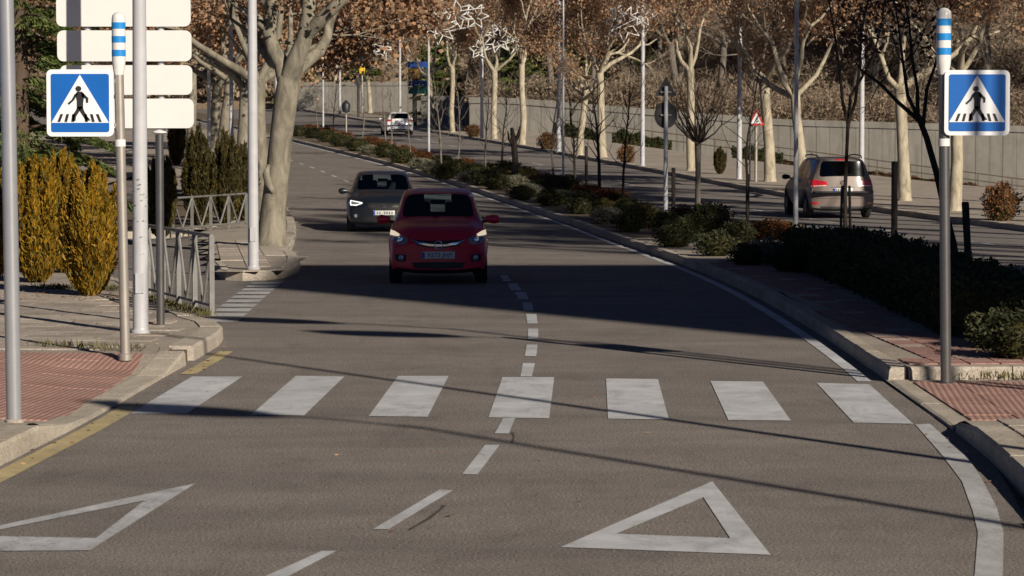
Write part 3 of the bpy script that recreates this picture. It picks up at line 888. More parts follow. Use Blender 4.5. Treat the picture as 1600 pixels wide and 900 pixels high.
# lamps and masts whose shadows cross the road
for tip, hgt, armv, lab in (((-2.2, 25.1), 9.3, (-1.0, .5, 0), 'tall median lamp with long arm beside the near crossing kerb'),
                            ((-2.4, 36.6), 9.5, (-1.2, .6, 0), 'tall median lamp with arm, second along the far carriageway'),
                            ((-.9, 34.3), 9.5, (-1.3, .5, 0), 'tall median lamp with arm, third along the far carriageway'),
                            ((-5.0, 34.6), 11.0, None, 'thin tall mast without arm beside the far carriageway')):
    L = hgt / math.tan(SUN_EL)
    ax, ay = (armv[0] * 1.35, armv[1] * 1.35) if armv else (0, 0)
    bx, by = tip[0] + SUN_H.x * L - ax, tip[1] + SUN_H.y * L - ay
    lamp_post('lamp_post', (bx, by, z0(by) - .02), hgt, .075, .045, lab, None, 'lamp_grey', armv, lum=2.3)

# poles of the median and the far pavement
pole_px('thin_pole', (1243, 376), .14, 8.0, .105, 'thin pale pole at the end of the clipped hedge in the median', 'lamp_grey')
pole_px('thin_pole', (880, 291), .14, 7.0, .09, 'thin white pole among small median trees', 'white_post')
pole_px('thin_pole', (670, 245), .14, 7.0, .12, 'thin white pole carrying one end of a star ornament in the median', 'white_post')
pole_px('thin_pole', (505, 203), .14, 7.0, .13, 'thin white pole at the far rusty end of the median', 'white_post')
for px, dm, lab in (((1346, 276), .21, 'white lamp post on the far pavement behind the brown people carrier'),
                    ((1155, 280), .20, 'white lamp post beside the red triangle sign on the far pavement'),
                    ((1004, 259), .19, 'white lamp post by dark hedge on far pavement, under an ornament'),
                    ((873, 237), .23, 'white lamp post beside brown ball bush on the far pavement'),
                    ((753, 216), .21, 'white lamp post between pale plane trees under two star ornaments'),
                    ((531, 178), .25, 'white lamp post far up the road by the wall'),
                    ((625, 186), .22, 'white lamp post at the far wall beside the direction board')):
    pole_px('lamp_post', px, .13, 9.5, dm, lab)
for px, dz, lab in (((327, 262), .12, 'white lamp post among the left row of plane trunks'), ((362, 284), .12, 'white lamp post between left plane trunks nearer the cypresses'),
                ((433, 300), .15, 'white lamp post hidden behind the leaning plane tree')):
    pole_px('lamp_post', px, dz, 8.5, .17, lab)

# star ornaments hung on the poles
def star(mb, c, r, n, rot, tilt, k=.45, tube=.03):
    pts = []
    for i in range(2 * n):
        a = rot + math.pi * i / n
        q = r if i % 2 == 0 else r * k
        pts.append(Vector((q * math.cos(a), q * math.sin(a) * math.sin(tilt), q * math.sin(a) * math.cos(tilt))) + c)
    pts.append(pts[0])
    for a, b in zip(pts, pts[1:]): mb.tube([a, b], tube, 5, True)
    for i in range(0, 2 * n, 2): mb.tube([c + (pts[i] - c) * .22, pts[(i + 1)]], tube * .7, 4, True)
def ornament(Y, stars, bars, label):
    Y = Y - .35; c0 = H(stars[0][0], stars[0][1], Y)
    t = empty('star_ornament', c0, 0, label, 'ornament', 'wire star ornaments on the lamp posts')
    s = FPX / Y
    for (px, py, rp, n, rot, tl) in stars:
        c = H(px, py, Y) - c0
        mb = MB(); star(mb, c, rp * 1.22 / s, n, R(rot), tl, .50, .75 / s); mb.build('star', M['glow_wire'], t, None)
    for a, b in bars:
        MB().tube([H(*a, Y) - c0, H(*b, Y) - c0], .6 / s, 5).build('bar', M['glow_wire'], t)
Yp = G(753, 216, .13).y
ornament(G(670, 245, .14).y, [(686, 42, 24, 7, 10, .2), (716, 22, 20, 6, 40, .4), (742, 25, 18, 6, 0, .3), (672, 40, 13, 5, 20, 0)], [((664, 24), (757, 12)), ((668, 56), (742, 40)), ((670, 56), (670, 90))], 'wire star ornament atop the thin median pole left of the others')
ornament(Yp, [(778, 60, 20, 7, 0, .3), (748, 78, 13, 5, 20, .3), (800, 70, 13, 5, 45, .2), (766, 48, 10, 5, 10, .2)], [((742, 84), (808, 62)), ((753, 90), (753, 60))], 'wire star ornament between the pale forked plane trees')
ornament(G(1004, 259, .13).y, [(974, 38, 25, 7, 15, .2), (1004, 24, 15, 6, 0, .2), (1026, 14, 13, 5, 30, .3), (965, 22, 12, 5, 0, .2)], [((952, 50), (1036, 8)), ((1003, 40), (1003, 10))], 'wire star ornament on the lamp post by the dark hedge')
ornament(215.0, [(562, 68, 16, 7, 0, .3), (578, 72, 18, 6, 20, .2), (596, 72, 14, 6, 40, .3), (588, 62, 12, 5, 10, .2)], [((540, 66), (612, 74)), ((603, 76), (604, 110))], 'dense cluster of wire stars far up the road')

# signs
def triangle_sign():
    b = G(1181, 284, .13); s = FPX / b.y
    t = empty('warning_sign', b, 0, 'red bordered triangular warning sign on pale posts beside a plane tree', 'road sign')
    MB().tube([(0, 0, 0), (0, 0, (284 - 172) / s)], .055, 12).build('post', M['steel_tan'], t)
    MB().tube([(-9 / s, .1, 0), (-9 / s, .1, (284 - 180) / s)], .03, 10).build('rear_post', M['dark_back'], t)
    w = 25 / s; cz = (284 - 196) / s; hh = 26 / s
    for nm, k, y, mt in (('plate', 1.0, -.07, 'sign_red'), ('white_field', .66, -.085, 'sign_white')):
        o = MB().poly([(x * k * w / 2, y, cz + hh * .33 + (zz - hh * .33) * k) for x, zz in ((-1, 0), (1, 0), (0, hh))], .02, (0, 1, 0)).build(nm, M[mt], t, None); fix_normals(o)
    m = MB()
    for x0, zz0, x1, zz1 in ((-.06, .12, .04, .26), (.0, .10, .09, .16), (-.02, .2, .06, .34)):
        m.tube([(x0, -.09, cz + zz0), (x1, -.09, cz + zz1)], .022, 5)
    m.build('symbol', M['black'], t)
triangle_sign()
def sign_back():
    b = G(1040, 333, .14); s = FPX / b.y
    t = empty('sign_from_behind', b, 0, 'dark backs of a triangular and a round sign on a pale median pole', 'road sign')
    MB().tube([(0, 0, -.05), (0, 0, (333 - 135) / s)], [.062, .055], 14).build('pole', M['lamp_grey'], t)
    cz = (333 - 150) / s; w = 34 / s
    o = MB().poly([(-w / 2, .07, cz), (w / 2, .07, cz), (0, .07, cz + 30 / s)], .02, (0, 1, 0)).build('triangle_plate', M['dark_back'], t, None); fix_normals(o)
    cz2 = (333 - 180) / s; r = 21 / s
    o = MB().poly([(r * .85 * math.cos(2 * math.pi * i / 24), .07, cz2 + r * math.sin(2 * math.pi * i / 24)) for i in range(24)], .02, (0, 1, 0)).build('round_plate', M['dark_back'], t, None); fix_normals(o)
    for z in (cz + .1, cz2): MB().box((0, .04, z), (.3, .06, .05)).build('bracket', M['galv'], t)
sign_back()
def board():
    b = G(648, 196, .13); s = FPX / b.y
    t = empty('direction_board', b, 0, 'blue, gold and green direction board on a dark pole far up the road', 'sign')
    MB().tube([(0, 0, 0), (0, 0, (196 - 97) / s)], .16, 12).build('pole', M['dark_back'], t)
    for ya, yb, xa, xb, mt in ((106, 97, 637, 669, 'sign_dblue'), (123, 108, 638, 656, 'sign_gold'), (135, 126, 637, 669, 'sign_dblue'), (147, 136, 638, 669, 'sign_green'), (123, 108, 657, 669, 'dark_back')):
        MB().box((((xa + xb) / 2 - 648) / s, -.2, (196 - (ya + yb) / 2) / s), ((xb - xa) / s, .08, (ya - yb) / s)).build('panel', M[mt], t)
    for x in (650, 655, 661): MB().box(((x - 648) / s, -.25, (196 - 133) / s), (3.4 / s, .02, 1.6 / s)).build('lettering', M['sign_white'], t)
board()
def round_sign():
    b = G(560, 182, .13); s = FPX / b.y
    t = empty('round_sign', b, 0, 'dark round sign on a dark pole near the far junction', 'road sign')
    MB().tube([(0, 0, 0), (0, 0, (182 - 115) / s)], .11, 10).build('pole', M['dark_back'], t)
    o = MB().poly([(6.5 / s * math.cos(2 * math.pi * i / 20), -.14, (182 - 128) / s + 6.5 / s * math.sin(2 * math.pi * i / 20)) for i in range(20)], .04, (0, 1, 0)).build('plate', M['dark_back'], t, None); fix_normals(o)
    b2 = G(566, 176, .13)
    t = empty('shop_sign', b2, 0, 'small blue and yellow boards on a thin pole at the far junction', 'sign')
    s = FPX / b2.y
    MB().tube([(0, 0, 0), (0, 0, (176 - 86) / s)], .07, 8).build('pole', M['steel_tan'], t)
    MB().bbox((0, -.2, (176 - 110) / s), (9 / s, .3, 11 / s), .08).build('yellow_board', M['yellow'], t)
    MB().bbox((0, -.2, (176 - 93) / s), (11 / s, .3, 10 / s), .08).build('blue_board', M['band_blue'], t)
round_sign()
def bin_():
    b = G(541, 212, .14); s = FPX / b.y
    t = empty('litter_bin', b, 0, 'dark litter bin on a thin post in the far median', 'bin')
    MB().tube([(0, 0, 0), (0, 0, (212 - 165) / s)], .05, 8).build('post', M['steel_tan'], t)
    MB().lathe((0, -.1, (212 - 176) / s), [(.02, 0), (.22, .05), (.27, .45), (.2, .58), (.03, .75)], 12).build('body', M['bin'], t)
bin_()

# railings
def railing(A, B, h, n, label, mat):
    A = Vector(A); B = Vector(B); d = B - A; L = d.length
    t = empty('railing', A, 0, label, 'railing', 'grey street railings')
    for z in (h, .12):
        MB().tube([Vector((0, 0, z)), d + Vector((0, 0, z))], .024 if z > .2 else .018, 8).build('rail', mat, t)
    rz = math.atan2(d.y, d.x)
    for k in range(n + 1):
        p = d * (k / n)
        MB().box(p + Vector((0, 0, h / 2)), (.045, .06, h), rz).build('post', mat, t)
        if k < n:
            q = d * ((k + 1) / n); m_ = (p + q) / 2
            for e in (p, q):
                MB().tube([e + Vector((0, 0, h)), m_ + Vector((0, 0, .12))], .021, 6).build('diagonal', mat, t)
    return t
railing(G(331, 493, .15), G(232, 466, .15), .95, 4, 'grey railing with slanted bars at the paved corner behind the white lamp post', M['galv'])
railing(G(385, 355, .15), G(270, 366, .15), .80, 4, 'grey railing with crossed bars in front of the dark cypresses', M['galv'])

# wooden stakes in the median
for i, (px, top, lean, d, lab) in enumerate((((1397, 402), 252, 0, .12, 'thick square stake beside the clipped hedge'), ((1515, 450), 315, -.07, .105, 'stake leaning by the bent tree near the crossing'),
                                  ((1168, 337), 272, 0, .10, 'dark stake tied to the straight bare tree behind the rusty shrubs'), ((1313, 384), 290, .03, .055, 'thin stake crossing another at the red leaved tree'), ((1329, 384), 290, -.03, .055, 'second thin stake at the red leaved tree'),
                                  ((916, 300), 228, 0, .10, 'short stake next to the dark thick sapling'), ((1052, 335), 262, 0, .11, 'brown stake beside the pole with dark sign backs'))):
    b = G(px[0], px[1], .14); s = FPX / b.y; h = (px[1] - top) / s
    m = MB(); nseg = 5
    for k in range(nseg):
        a, c = k / nseg, (k + 1) / nseg
        pass
    m.tube([(0, 0, -.05), (lean * .5, 0, h * .5), (lean, 0, h - .02), (lean, 0, h)], [d / 2, d / 2 * rnd.uniform(.93, 1.03), d / 2, d / 2 * .8], 8, True, False)
    t = m.build('tree_stake', M['wood'])
    t.location = b
    tag(t, lab, 'stake', 'tree stakes in the median')

# the apartment block whose shadow lies over the road
def block():
    Hb = 28.0; L = Hb / math.tan(SUN_EL)
    xa = -3.9 + SUN_H.x * L; yb = 52.9 + SUN_H.y * L
    t = empty('apartment_block', (xa + 20, yb - 4, 0), 0, 'tall brick apartment block beside the far carriageway', 'building')
    MB().box((0, 0, Hb / 2), (40, 8, Hb)).build('wall', M['brick_wall'], t)
    MB().box((0, 0, Hb - .01 + .1), (39.6, 7.6, .2)).build('roof', M['concrete'], t)
    wm = MB().box((0, 0, 0), (1.6, .12, 1.5)).mesh('window'); wm.materials.append(M['dark_back'])
    for fl in range(9):
        for k in range(10):
            for sy in (-4.03, 4.03):
                o = link('window', wm, t); o.location = (-18 + k * 4, sy, 1.8 + fl * 3)
block()
# ------------------------------------------------------------------ vegetation
def grow(mb, tips, p, d, length, r, depth, rg, up=.25, kink=.28, n=4, kids=(2, 3), spread=.75, sides=7, rend=.55, shrink=.68):
    pts = [Vector(p)]; rad = [r]; d = Vector(d).normalized()
    for i in range(n):
        d = (d + Vector((rg.normal() * kink, rg.normal() * kink, rg.normal() * kink * .6 + up * .5))).normalized()
        pts.append(pts[-1] + d * (length / n)); rad.append(r + (r * rend - r) * (i + 1) / n)
    mb.tube(pts, rad, sides, depth == 0)
    if depth <= 1:
        for q in pts[1:]: tips.append((q, d.copy(), depth))
    if depth == 0: return
    k = int(rg.integers(kids[0], kids[1] + 1))
    az = rg.uniform(0, 6.28)
    for j in range(k):
        a = az + 2 * math.pi * j / k + rg.normal() * .4
        ref = d.cross(Vector((0, 0, 1)));  ref = ref.normalized() if ref.length > .1 else Vector((1, 0, 0))
        v = ref * math.cos(a) + d.cross(ref) * math.sin(a)
        nd = (d + v * spread * rg.uniform(.6, 1.2)).normalized()
        start = pts[-1] if j < 2 else pts[int(rg.integers(2, len(pts)))]
        grow(mb, tips, start, nd, length * shrink * rg.uniform(.8, 1.2), r * rend * .82, depth - 1, rg, up, kink, max(3, n - 1), kids, spread, max(4, sides - 1), rend, shrink)

def plane_tree_mesh(seed, trunk_h=3.8, r=.18, leaves=4200, limbs=4, lean=.15, leaf=(.135, .10), depth=3, llen=2.6, low=0.0, elev=(.55, 1.0)):
    rg = np.random.default_rng(seed)
    mb = MB(); tips = []
    a = rg.uniform(0, 6.28); lx, ly = lean * math.cos(a), lean * math.sin(a)
    tp = [Vector((0, 0, -.1)), Vector((0, 0, .12)), Vector((lx * .2 + rg.normal() * .03, ly * .2, trunk_h * .35)), Vector((lx * .6, ly * .6 + rg.normal() * .03, trunk_h * .72)), Vector((lx, ly, trunk_h))]
    mb.tube(tp, [r * 1.45, r * 1.12, r, r * .93, r * 1.02], 12)
    az = rg.uniform(0, 6.28)
    for j in range(limbs):
        q = az + 2 * math.pi * j / limbs + rg.normal() * .35
        e = rg.uniform(*elev)
        d = Vector((math.cos(q) * math.cos(e), math.sin(q) * math.cos(e), math.sin(e)))
        grow(mb, tips, tp[-1] - Vector((0, 0, r * .8)), d, llen * rg.uniform(.75, 1.2), r * rg.uniform(.5, .68), depth, rg)
    me = mb.mesh('trunk', 60)
    tp_ = np.array([t[0] for t in tips]); 
    sel = rg.integers(0, len(tp_), leaves)
    P = tp_[sel] + rg.normal(size=(leaves, 3)) * np.array([.34, .34, .30]) - np.array([0, 0, .1])
    P = P[P[:, 2] > trunk_h + low]
    lm = quads_mesh('crown', leaf_quads(P, leaf[0], leaf[1], rg))
    # fine twigs
    k = 2600; s2 = rg.integers(0, len(tp_), k); Q = tp_[s2] + rg.normal(size=(k, 3)) * .22
    tw = leaf_quads(Q, .7, .016, rg, np.tile([0, 0, .5], (k, 1)), .8)
    tm = quads_mesh('twigs', tw)
    return me, lm, tm
PT = [plane_tree_mesh(11, 3.9, .17, 8500, 4, .2, low=1.2), plane_tree_mesh(12, 3.6, .19, 9500, 3, .25, low=1.0), plane_tree_mesh(13, 4.1, .16, 7500, 4, .15, low=1.4), plane_tree_mesh(14, 3.3, .18, 10500, 5, .3, low=.8), plane_tree_mesh(15, 3.7, .20, 11500, 4, .35, low=.5),
      plane_tree_mesh(16, 3.2, .17, 26000, 5, .3, low=-.9, llen=2.2), plane_tree_mesh(17, 3.0, .17, 26000, 4, .2, low=-.7, llen=2.3),
      plane_tree_mesh(18, 12.8, .22, 3600, 4, .5, low=1.2, leaf=(.19, .15)), plane_tree_mesh(19, 13.2, .2, 3200, 4, .5, low=1.2, leaf=(.19, .15))]
def place_tree(kind, loc, rz, sc, label, group, bark='plane_bark', leaf='leaf_brown', name='plane_tree', cat='tree', fat=1.0, bare=False):
    t = empty(name, loc, rz, label, cat, group)
    t.scale = (sc * fat, sc * fat, sc)
    for nm, me, mt in (('trunk', PT[kind][0], bark), ('crown', PT[kind][1], leaf), ('twigs', PT[kind][2], 'twigs')):
        if bare and nm == 'crown': continue
        o = link(nm, me, t, M[mt])
        if me.materials[0] != M[mt]:
            o.material_slots[0].link = 'OBJECT'; o.material_slots[0].material = M[mt]
    return t
# the row along the wall
right_row = [((1492, 330), 0, 1.0, 'pale plane tree behind the right crossing sign, nearest the brown ball bush'), ((1414, 314), 1, .98, 'pale plane tree behind the thick square stake, by the wall'),
             ((1254, 292), 3, .98, 'pale plane tree behind the thin median pole, beside the brown people carrier'), ((1203, 284), 1, 1.02, 'pale plane tree just beside the red triangle sign'),
             ((1080, 267), 2, 1.0, 'pale plane tree behind the round headed bare tree'), ((942, 246), 0, 1.02, 'pale plane tree between dark hedges, leaning a little'),
             ((906, 243), 3, .85, 'pale plane tree beside a white lamp post and the brown ball bush'), ((816, 226), 2, 1.05, 'pale slender plane tree before the plain stretch of wall'),
             ((772, 217), 0, 1.02, 'pale forked plane tree under the star ornament'), ((707, 207), 2, 1.0, 'pale thin plane tree near the brown bush by the far kerb'),
             ((676, 200), 1, 1.0, 'pale plane tree next to the direction board')]
rots = [.3, 2.2, 4.4, 1.0, 5.1, 3.0, .9, 2.6, 4.0, 5.6, 1.7]
for (px, k, sc, lab), rz in zip(right_row, rots):
    place_tree(k, G(px[0], px[1], .12), rz, sc, lab, 'plane trees along the far pavement')
for i, (x, y) in enumerate(((-9.0, 250), (-14.5, 276))):
    place_tree(i % 5, (x + 1.5, y, z0(y) + .12), i * 1.3, 1.0, 'far pale plane tree along the wall beyond the direction board', 'far plane trees by the wall')
# taller trees past the frame: their trunks throw thin lines on the far carriageway, their crowns dapple the near road
for i, (x, y) in enumerate(((17.6, 41), (17.4, 52), (17.9, 60.5), (16.6, 69), (17.0, 78), (15.8, 88), (19.6, 47))):
    place_tree(7 + i % 2, (x + 2.4, y - 2.0, z0(y) + .10), i * 1.1, (1.0, 1.08, .94)[i % 3], 'very tall plane tree with high crown past the right crossing sign', 'very tall plane trees past the right crossing sign')
def poplar_mesh(seed, h=21.0):
    rg = np.random.default_rng(seed); mb = MB()
    pts = [Vector((rg.normal() * .12 * k / 9, rg.normal() * .12 * k / 9, h * k / 9)) for k in range(10)]
    mb.tube(pts, [.17 - .015 * k for k in range(10)], 8)
    for k in range(70):
        z = h * rg.uniform(.42, .93); a = rg.uniform(0, 6.28); L = rg.uniform(1.6, 3.4); e = rg.uniform(1.05, 1.35)
        p = Vector((0, 0, z)); d = Vector((math.cos(a) * math.cos(e), math.sin(a) * math.cos(e), math.sin(e)))
        q = p + d * L * .5 + Vector((math.cos(a) * .15, math.sin(a) * .15, 0))
        mb.tube([p, q, q + d * L * .5], [.05, .035, .012], 5)
    return mb.mesh('trunk', 60)
POP = [poplar_mesh(81), poplar_mesh(82, 22.0)]
for q in POP: q.materials.append(M['grey_bark'])
for i in range(15):
    y = 28 + i * 3.3 + rnd.uniform(-.9, .9); x = 22.2 + rnd.uniform(-1.2, 1.2) - .04 * max(0, y - 50)
    t = empty('poplar_tree', (x, y, z0(y) + .05), i * 2.1, 'tall bare poplar in a row past the right crossing sign', 'tree', 'bare poplars past the right crossing sign')
    link('trunk', POP[i % 2], t)
# the left row
for (px, k, sc, rz, fat, lab) in (((409, 330), 5, 1.15, 1.0, 1.05, 'thick plane tree just behind the leaning one'), ((378, 285), 6, 1.15, 2.0, 1.15, 'plane tree of the left row beside the dark cypresses, third from the kerbed corner'),
                             ((347, 268), 5, 1.15, 3.1, 1.15, 'plane tree of the left row behind the dark cypresses, fourth from the kerbed corner'), ((333, 257), 6, 1.15, .4, 1.1, 'plane tree of the left row, fifth from the kerbed corner'),
                             ((300, 244), 5, 1.2, 4.4, 1.1, 'plane tree of the left row behind the blank panels, sixth from the kerbed corner'), ((282, 232), 6, 1.2, 5.2, 1.1, 'plane tree of the left row behind the blank panels, last of the row')):
    place_tree(k, G(px[0], px[1], .12), rz, sc, lab, 'plane trees along the left pavement', 'left_bark', fat=fat)

# the leaning plane tree on the kerbed island
def leaning_tree():
    b = G(426, 384, .15); s = FPX / b.y
    t = empty('plane_tree', b, 0, 'large pale plane tree with leaning knobbly trunk on the kerbed island', 'tree')
    rg = np.random.default_rng(3); mb = MB(); tips = []
    q = lambda px, py, dy=0: Vector(((px - 426) / s, dy, (384 - py) / s))
    mb.tube([q(424, 392), q(424, 378), q(427, 330, .05), q(434, 270, .05), q(440, 215, 0), q(447, 160, 0), q(454, 124, 0), q(458, 108, 0)], [.37, .30, .255, .235, .225, .235, .235, .12], 16)
    mb.tube([q(428, 300, -.17), q(421, 286, -.27), q(418, 272, -.26), q(421, 258, -.16)], [.05, .075, .07, .04], 8)
    limbs = [([q(451, 138), q(441, 100, .1), q(427, 78, .2), q(420, 50, .3), q(424, 10, .5), q(418, -60, .7)], [.2, .17, .15, .14, .13, .09]),
             ([q(451, 136), q(464, 94, -.1), q(478, 62, -.2), q(484, 25, -.2), q(486, -20, -.1), q(480, -90, 0)], [.22, .19, .16, .14, .13, .09]),
             ([q(479, 60, -.2), q(500, 36, -.3), q(524, 14, -.5), q(548, -8, -.6), q(575, -50, -.7)], [.13, .14, .13, .11, .07]),
             ([q(456, 115), q(478, 96, .3), q(497, 80, .6), q(508, 56, .9), q(512, 30, 1.1), q(530, -10, 1.5)], [.17, .14, .12, .10, .09, .05]),
             ([q(452, 120), q(440, 104, .5), q(420, 96, 1.0), q(392, 60, 1.6), q(370, 10, 2.2)], [.15, .13, .11, .09, .06])]
    for pts, rad in limbs:
        mb.tube(pts, rad, 10)
        for i in range(3, len(pts)):
            for _ in range(3):
                if pts is limbs[3][0] and i < len(pts) - 1: continue
                d = (pts[i] - pts[i - 1]).normalized() + Vector(rg.normal(size=3)) * .5 + Vector((-.15, 0, .45))
                grow(mb, tips, pts[i], d, 1.7, rad[i] * .5, 2, rg, .15)
    o = mb.build('trunk', M['left_bark'], t, 60)
    T = np.array([a[0] for a in tips]); n = 24000
    P = T[rg.integers(0, len(T), n)] + rg.normal(size=(n, 3)) * .36
    P = P[(P[:, 2] > (384 - 30) / s) | (P[:, 0] < (440 - 426) / s) & (P[:, 2] > (384 - 90) / s)]
    link('crown', quads_mesh('crown', leaf_quads(P, .12, .09, rg)), t, M['leaf_brown'])
    # leaves hanging low behind the trunk
    return t
leaning_tree()

# trees on the hillsides
hill_group = 'bare brown trees on the hillside'
rg = np.random.default_rng(21)
for i in range(40):
    D = rg.uniform(1.5, 22) if i % 2 else rg.uniform(1.5, 9); x = -2 + i * .98 + rg.uniform(-1, 1)
    place_tree(int(rg.integers(0, 5)), (x, wall_Y(x) + D, hill_z(x, D) - .3), rg.uniform(0, 6), rg.uniform(.8, 1.15), 'dull brown tree growing on the hillside above the wall', hill_group, 'grey_bark', 'leaf_dull', 'hillside_tree', fat=1.15, bare=i % 6 != 0)
for i in range(30):
    x = -60 + i * 2.9 + rg.uniform(-1.5, 1.5); y = rg.uniform(312, 345)
    place_tree(int(rg.integers(0, 5)) if i % 2 else 5, (x, y, hill2_z(x, y) - .3), rg.uniform(0, 6), rg.uniform(.9, 1.3), 'brown leaved tree on the far slope above the end of the road', 'brown trees on the far slope', 'plane_bark', 'leaf_brown' if i % 3 else 'leaf_dull', 'far_tree')
for i in range(9):
    x = -21 - i * 3.4; y = 120 + i * 18
    place_tree((i * 2) % 5, (x, y, z0(y) + .05), i * .9, 1.1, 'brown leaved plane tree beyond the left parking road', 'plane trees beyond the left parking road')

def conifer_mesh(seed, h, rad, n, leaf=(.17, .03), droop=.35):
    rg = np.random.default_rng(seed); mb = MB(); P = []; A = []
    mb.tube([(0, 0, -.1), (.03, .02, h * .5), (0, 0, h)], [h * .03, h * .02, .02], 9)
    nb = 90
    per = n // nb
    for i in range(nb):
        f = (i + rg.uniform()) / nb
        z = h * (.06 + .92 * f); L = rad * (1 - f) ** .8 * rg.uniform(.75, 1.1) + .15
        a = rg.uniform(0, 6.28)
        d = np.array([math.cos(a), math.sin(a), 0])
        pts = []
        for t in np.linspace(0, 1, 5): pts.append(Vector(d * L * t) + Vector((0, 0, z + .25 * L * t - droop * L * t * t * 1.2)))
        mb.tube(pts, [.03, .025, .02, .012, .006], 4)
        t = rg.uniform(.12, 1.05, per) ** .7
        w = (1.05 - t) * L * .34 + .07
        side = np.cross(d, [0, 0, 1])
        u = rg.normal(size=per) * .55
        Q = d[None] * (L * t)[:, None] + side[None] * (u * w)[:, None]
        Q[:, 2] += z + .25 * L * t - droop * L * t * t * 1.2 - np.abs(u) * w * .35 - rg.uniform(0, .12, per)
        P.append(Q); A.append(d[None] * .8 + side[None] * (u * .8)[:, None] + np.array([0, 0, -.35]))
    P = np.concatenate(P); A = np.concatenate(A)
    return mb.mesh('trunk', 60), quads_mesh('foliage', leaf_quads(P, leaf[0], leaf[1], rg, A, .45))
def conifer(mesh, loc, rz, sc, label, group=None, mat='cedar', name='cedar_tree'):
    t = empty(name, loc, rz, label, 'tree', group); t.scale = (sc,) * 3
    link('trunk', mesh[0], t, M['pine_bark']); link('crown', mesh[1], t, M[mat])
    return t
CD = conifer_mesh(5, 7.5, 2.3, 46000, (.15, .034))
conifer(CD, (-10.15, 62, z0(62) + .1), .4, 1.1, 'dark green cedar with drooping branches behind the golden cypresses')
conifer(CD, (-12.6, 70, z0(70) + .1), 2.4, 1.2, 'taller dark cedar standing behind the first one')
conifer(CD, (-9.6, 66, z0(66) + .1), 4.0, .30, 'small dark conifer beside the cedar, under the crossing sign')
PN = conifer_mesh(6, 6.5, 2.4, 16000, (.30, .07), .15)
for i, (px, D, sc) in enumerate(((812, 3, .9), (838, 6, 1.0), (860, 10, .9), (1040, 12, .8), (985, 8, .8), (905, 4, .7))):
    x = (px - 800) / FPX * 198
    conifer(PN, (x, wall_Y(x) + D, hill_z(x, D) - .2), i * 1.1, sc, 'green pine on the slope just behind the concrete wall', 'green pines behind the wall', 'pine', 'pine_tree')
for i, (x, y, sc) in enumerate(((-5.5, 238, 1.1), (-2.5, 236, .9), (-9, 297, 1.1), (-15, 300, 1.2), (-21, 301, 1.1))):
    conifer(PN, (x, y, z0(y)), i * 1.3, sc, 'green pine beside the far bend behind the direction board', 'green pines by the far bend', 'pine', 'pine_tree')

# upright cypresses: plumes of flat sprays
def cypress_mesh(seed, h, rad, n, plumes=9):
    rg = np.random.default_rng(seed); P = []; A = []; core = MB()
    for k in range(plumes):
        ring = 0 if k < 2 else (1 if k < plumes * .45 else 2)
        a = k * 2.399 + rg.normal() * .25; f = (.12, .48, .78)[ring] * rg.uniform(.85, 1.1)
        ht = h * ((1.0, .93, .80)[ring]) * rg.uniform(.9, 1.03); pr = rad * (.30, .27, .25)[ring] * rg.uniform(.85, 1.15)
        z_lo = h * (.10, .07, .03)[ring]
        ca, sa = math.cos(a), math.sin(a)
        def axis(t): 
            r_ = rad * f * (.25 + .75 * t ** .6) * (1 - .15 * t * t)
            return np.stack([ca * r_, sa * r_, z_lo + (ht - z_lo) * t], -1)
        m = n // plumes
        t = rg.uniform(0.0, 1, m) ** .9
        prof = (np.sin(np.pi * np.clip(t, .001, 1) ** .85)) ** .6 * (1 - .2 * t) * (1 + .16 * np.sin(t * 23 + k) )
        th = rg.uniform(0, 6.28, m); rr = pr * prof * rg.uniform(.55, 1.08, m)
        C_ = axis(t)
        Q = C_ + np.stack([rr * np.cos(th), rr * np.sin(th), rg.normal(size=m) * .02], 1)
        P.append(Q); A.append(np.stack([np.cos(th) * .30 + ca * .25, np.sin(th) * .30 + sa * .25, np.full(m, 1.0)], 1))
        tt = np.linspace(.0, .93, 7)
        core.tube([tuple(q) for q in axis(tt)], [max(.008, pr * .42 * math.sin(math.pi * max(.03, q) ** .85) ** .6) for q in tt], 6)
    for k in range(5): core.tube([(0, 0, -.08), (.08 * math.cos(k * 1.3), .08 * math.sin(k * 1.3), h * .18)], [.035, .02], 6)
    P = np.concatenate(P); A = np.concatenate(A)
    return core.mesh('stems', 60), quads_mesh('foliage', leaf_quads(P, .105, .030, rg, A, .38))
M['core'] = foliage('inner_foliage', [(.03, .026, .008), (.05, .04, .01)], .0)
CY = [cypress_mesh(31, 1.85, .52, 24000, 24), cypress_mesh(32, 1.85, .55, 24000, 26), cypress_mesh(33, 1.7, .42, 9000, 18)]
def cypress(k, loc, rz, sc, label, mat='golden', group='golden cypresses on the left pavement', name='cypress_bush'):
    t = empty(name, loc, rz, label, 'bush', group); t.scale = sc if hasattr(sc, '__len__') else (sc,) * 3
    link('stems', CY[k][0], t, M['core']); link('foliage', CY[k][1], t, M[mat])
    return t
def cyp_mat_mesh(k, mat):
    a, b = CY[k]; b2 = b.copy(); b2.materials.clear(); b2.materials.append(M[mat]); return (a, b2)
CY.append(cyp_mat_mesh(2, 'cypress')); CY.append(cyp_mat_mesh(0, 'cypress'))
CY[3][1].materials.clear(); CY[3][1].materials.append(M['cypress']); CY[4][1].materials.clear(); CY[4][1].materials.append(M['cypress'])
cypress(0, G(140, 462, .15), .5, (.92, .92, .97), 'golden cypress bush with a dark gap at its foot, beside the sign post')
cypress(1, G(58, 440, .15), 2.0, (.98, .98, 1.0), 'golden cypress bush directly behind the slim silver pole')
cypress(1, G(100, 425, .15), 4.4, (.7, .7, 1.05), 'golden cypress bush squeezed behind the other two')
cypress(0, G(-14, 436, .15), 3.2, (.95, .95, .92), 'golden cypress bush at the edge, cut off beside the silver pole')
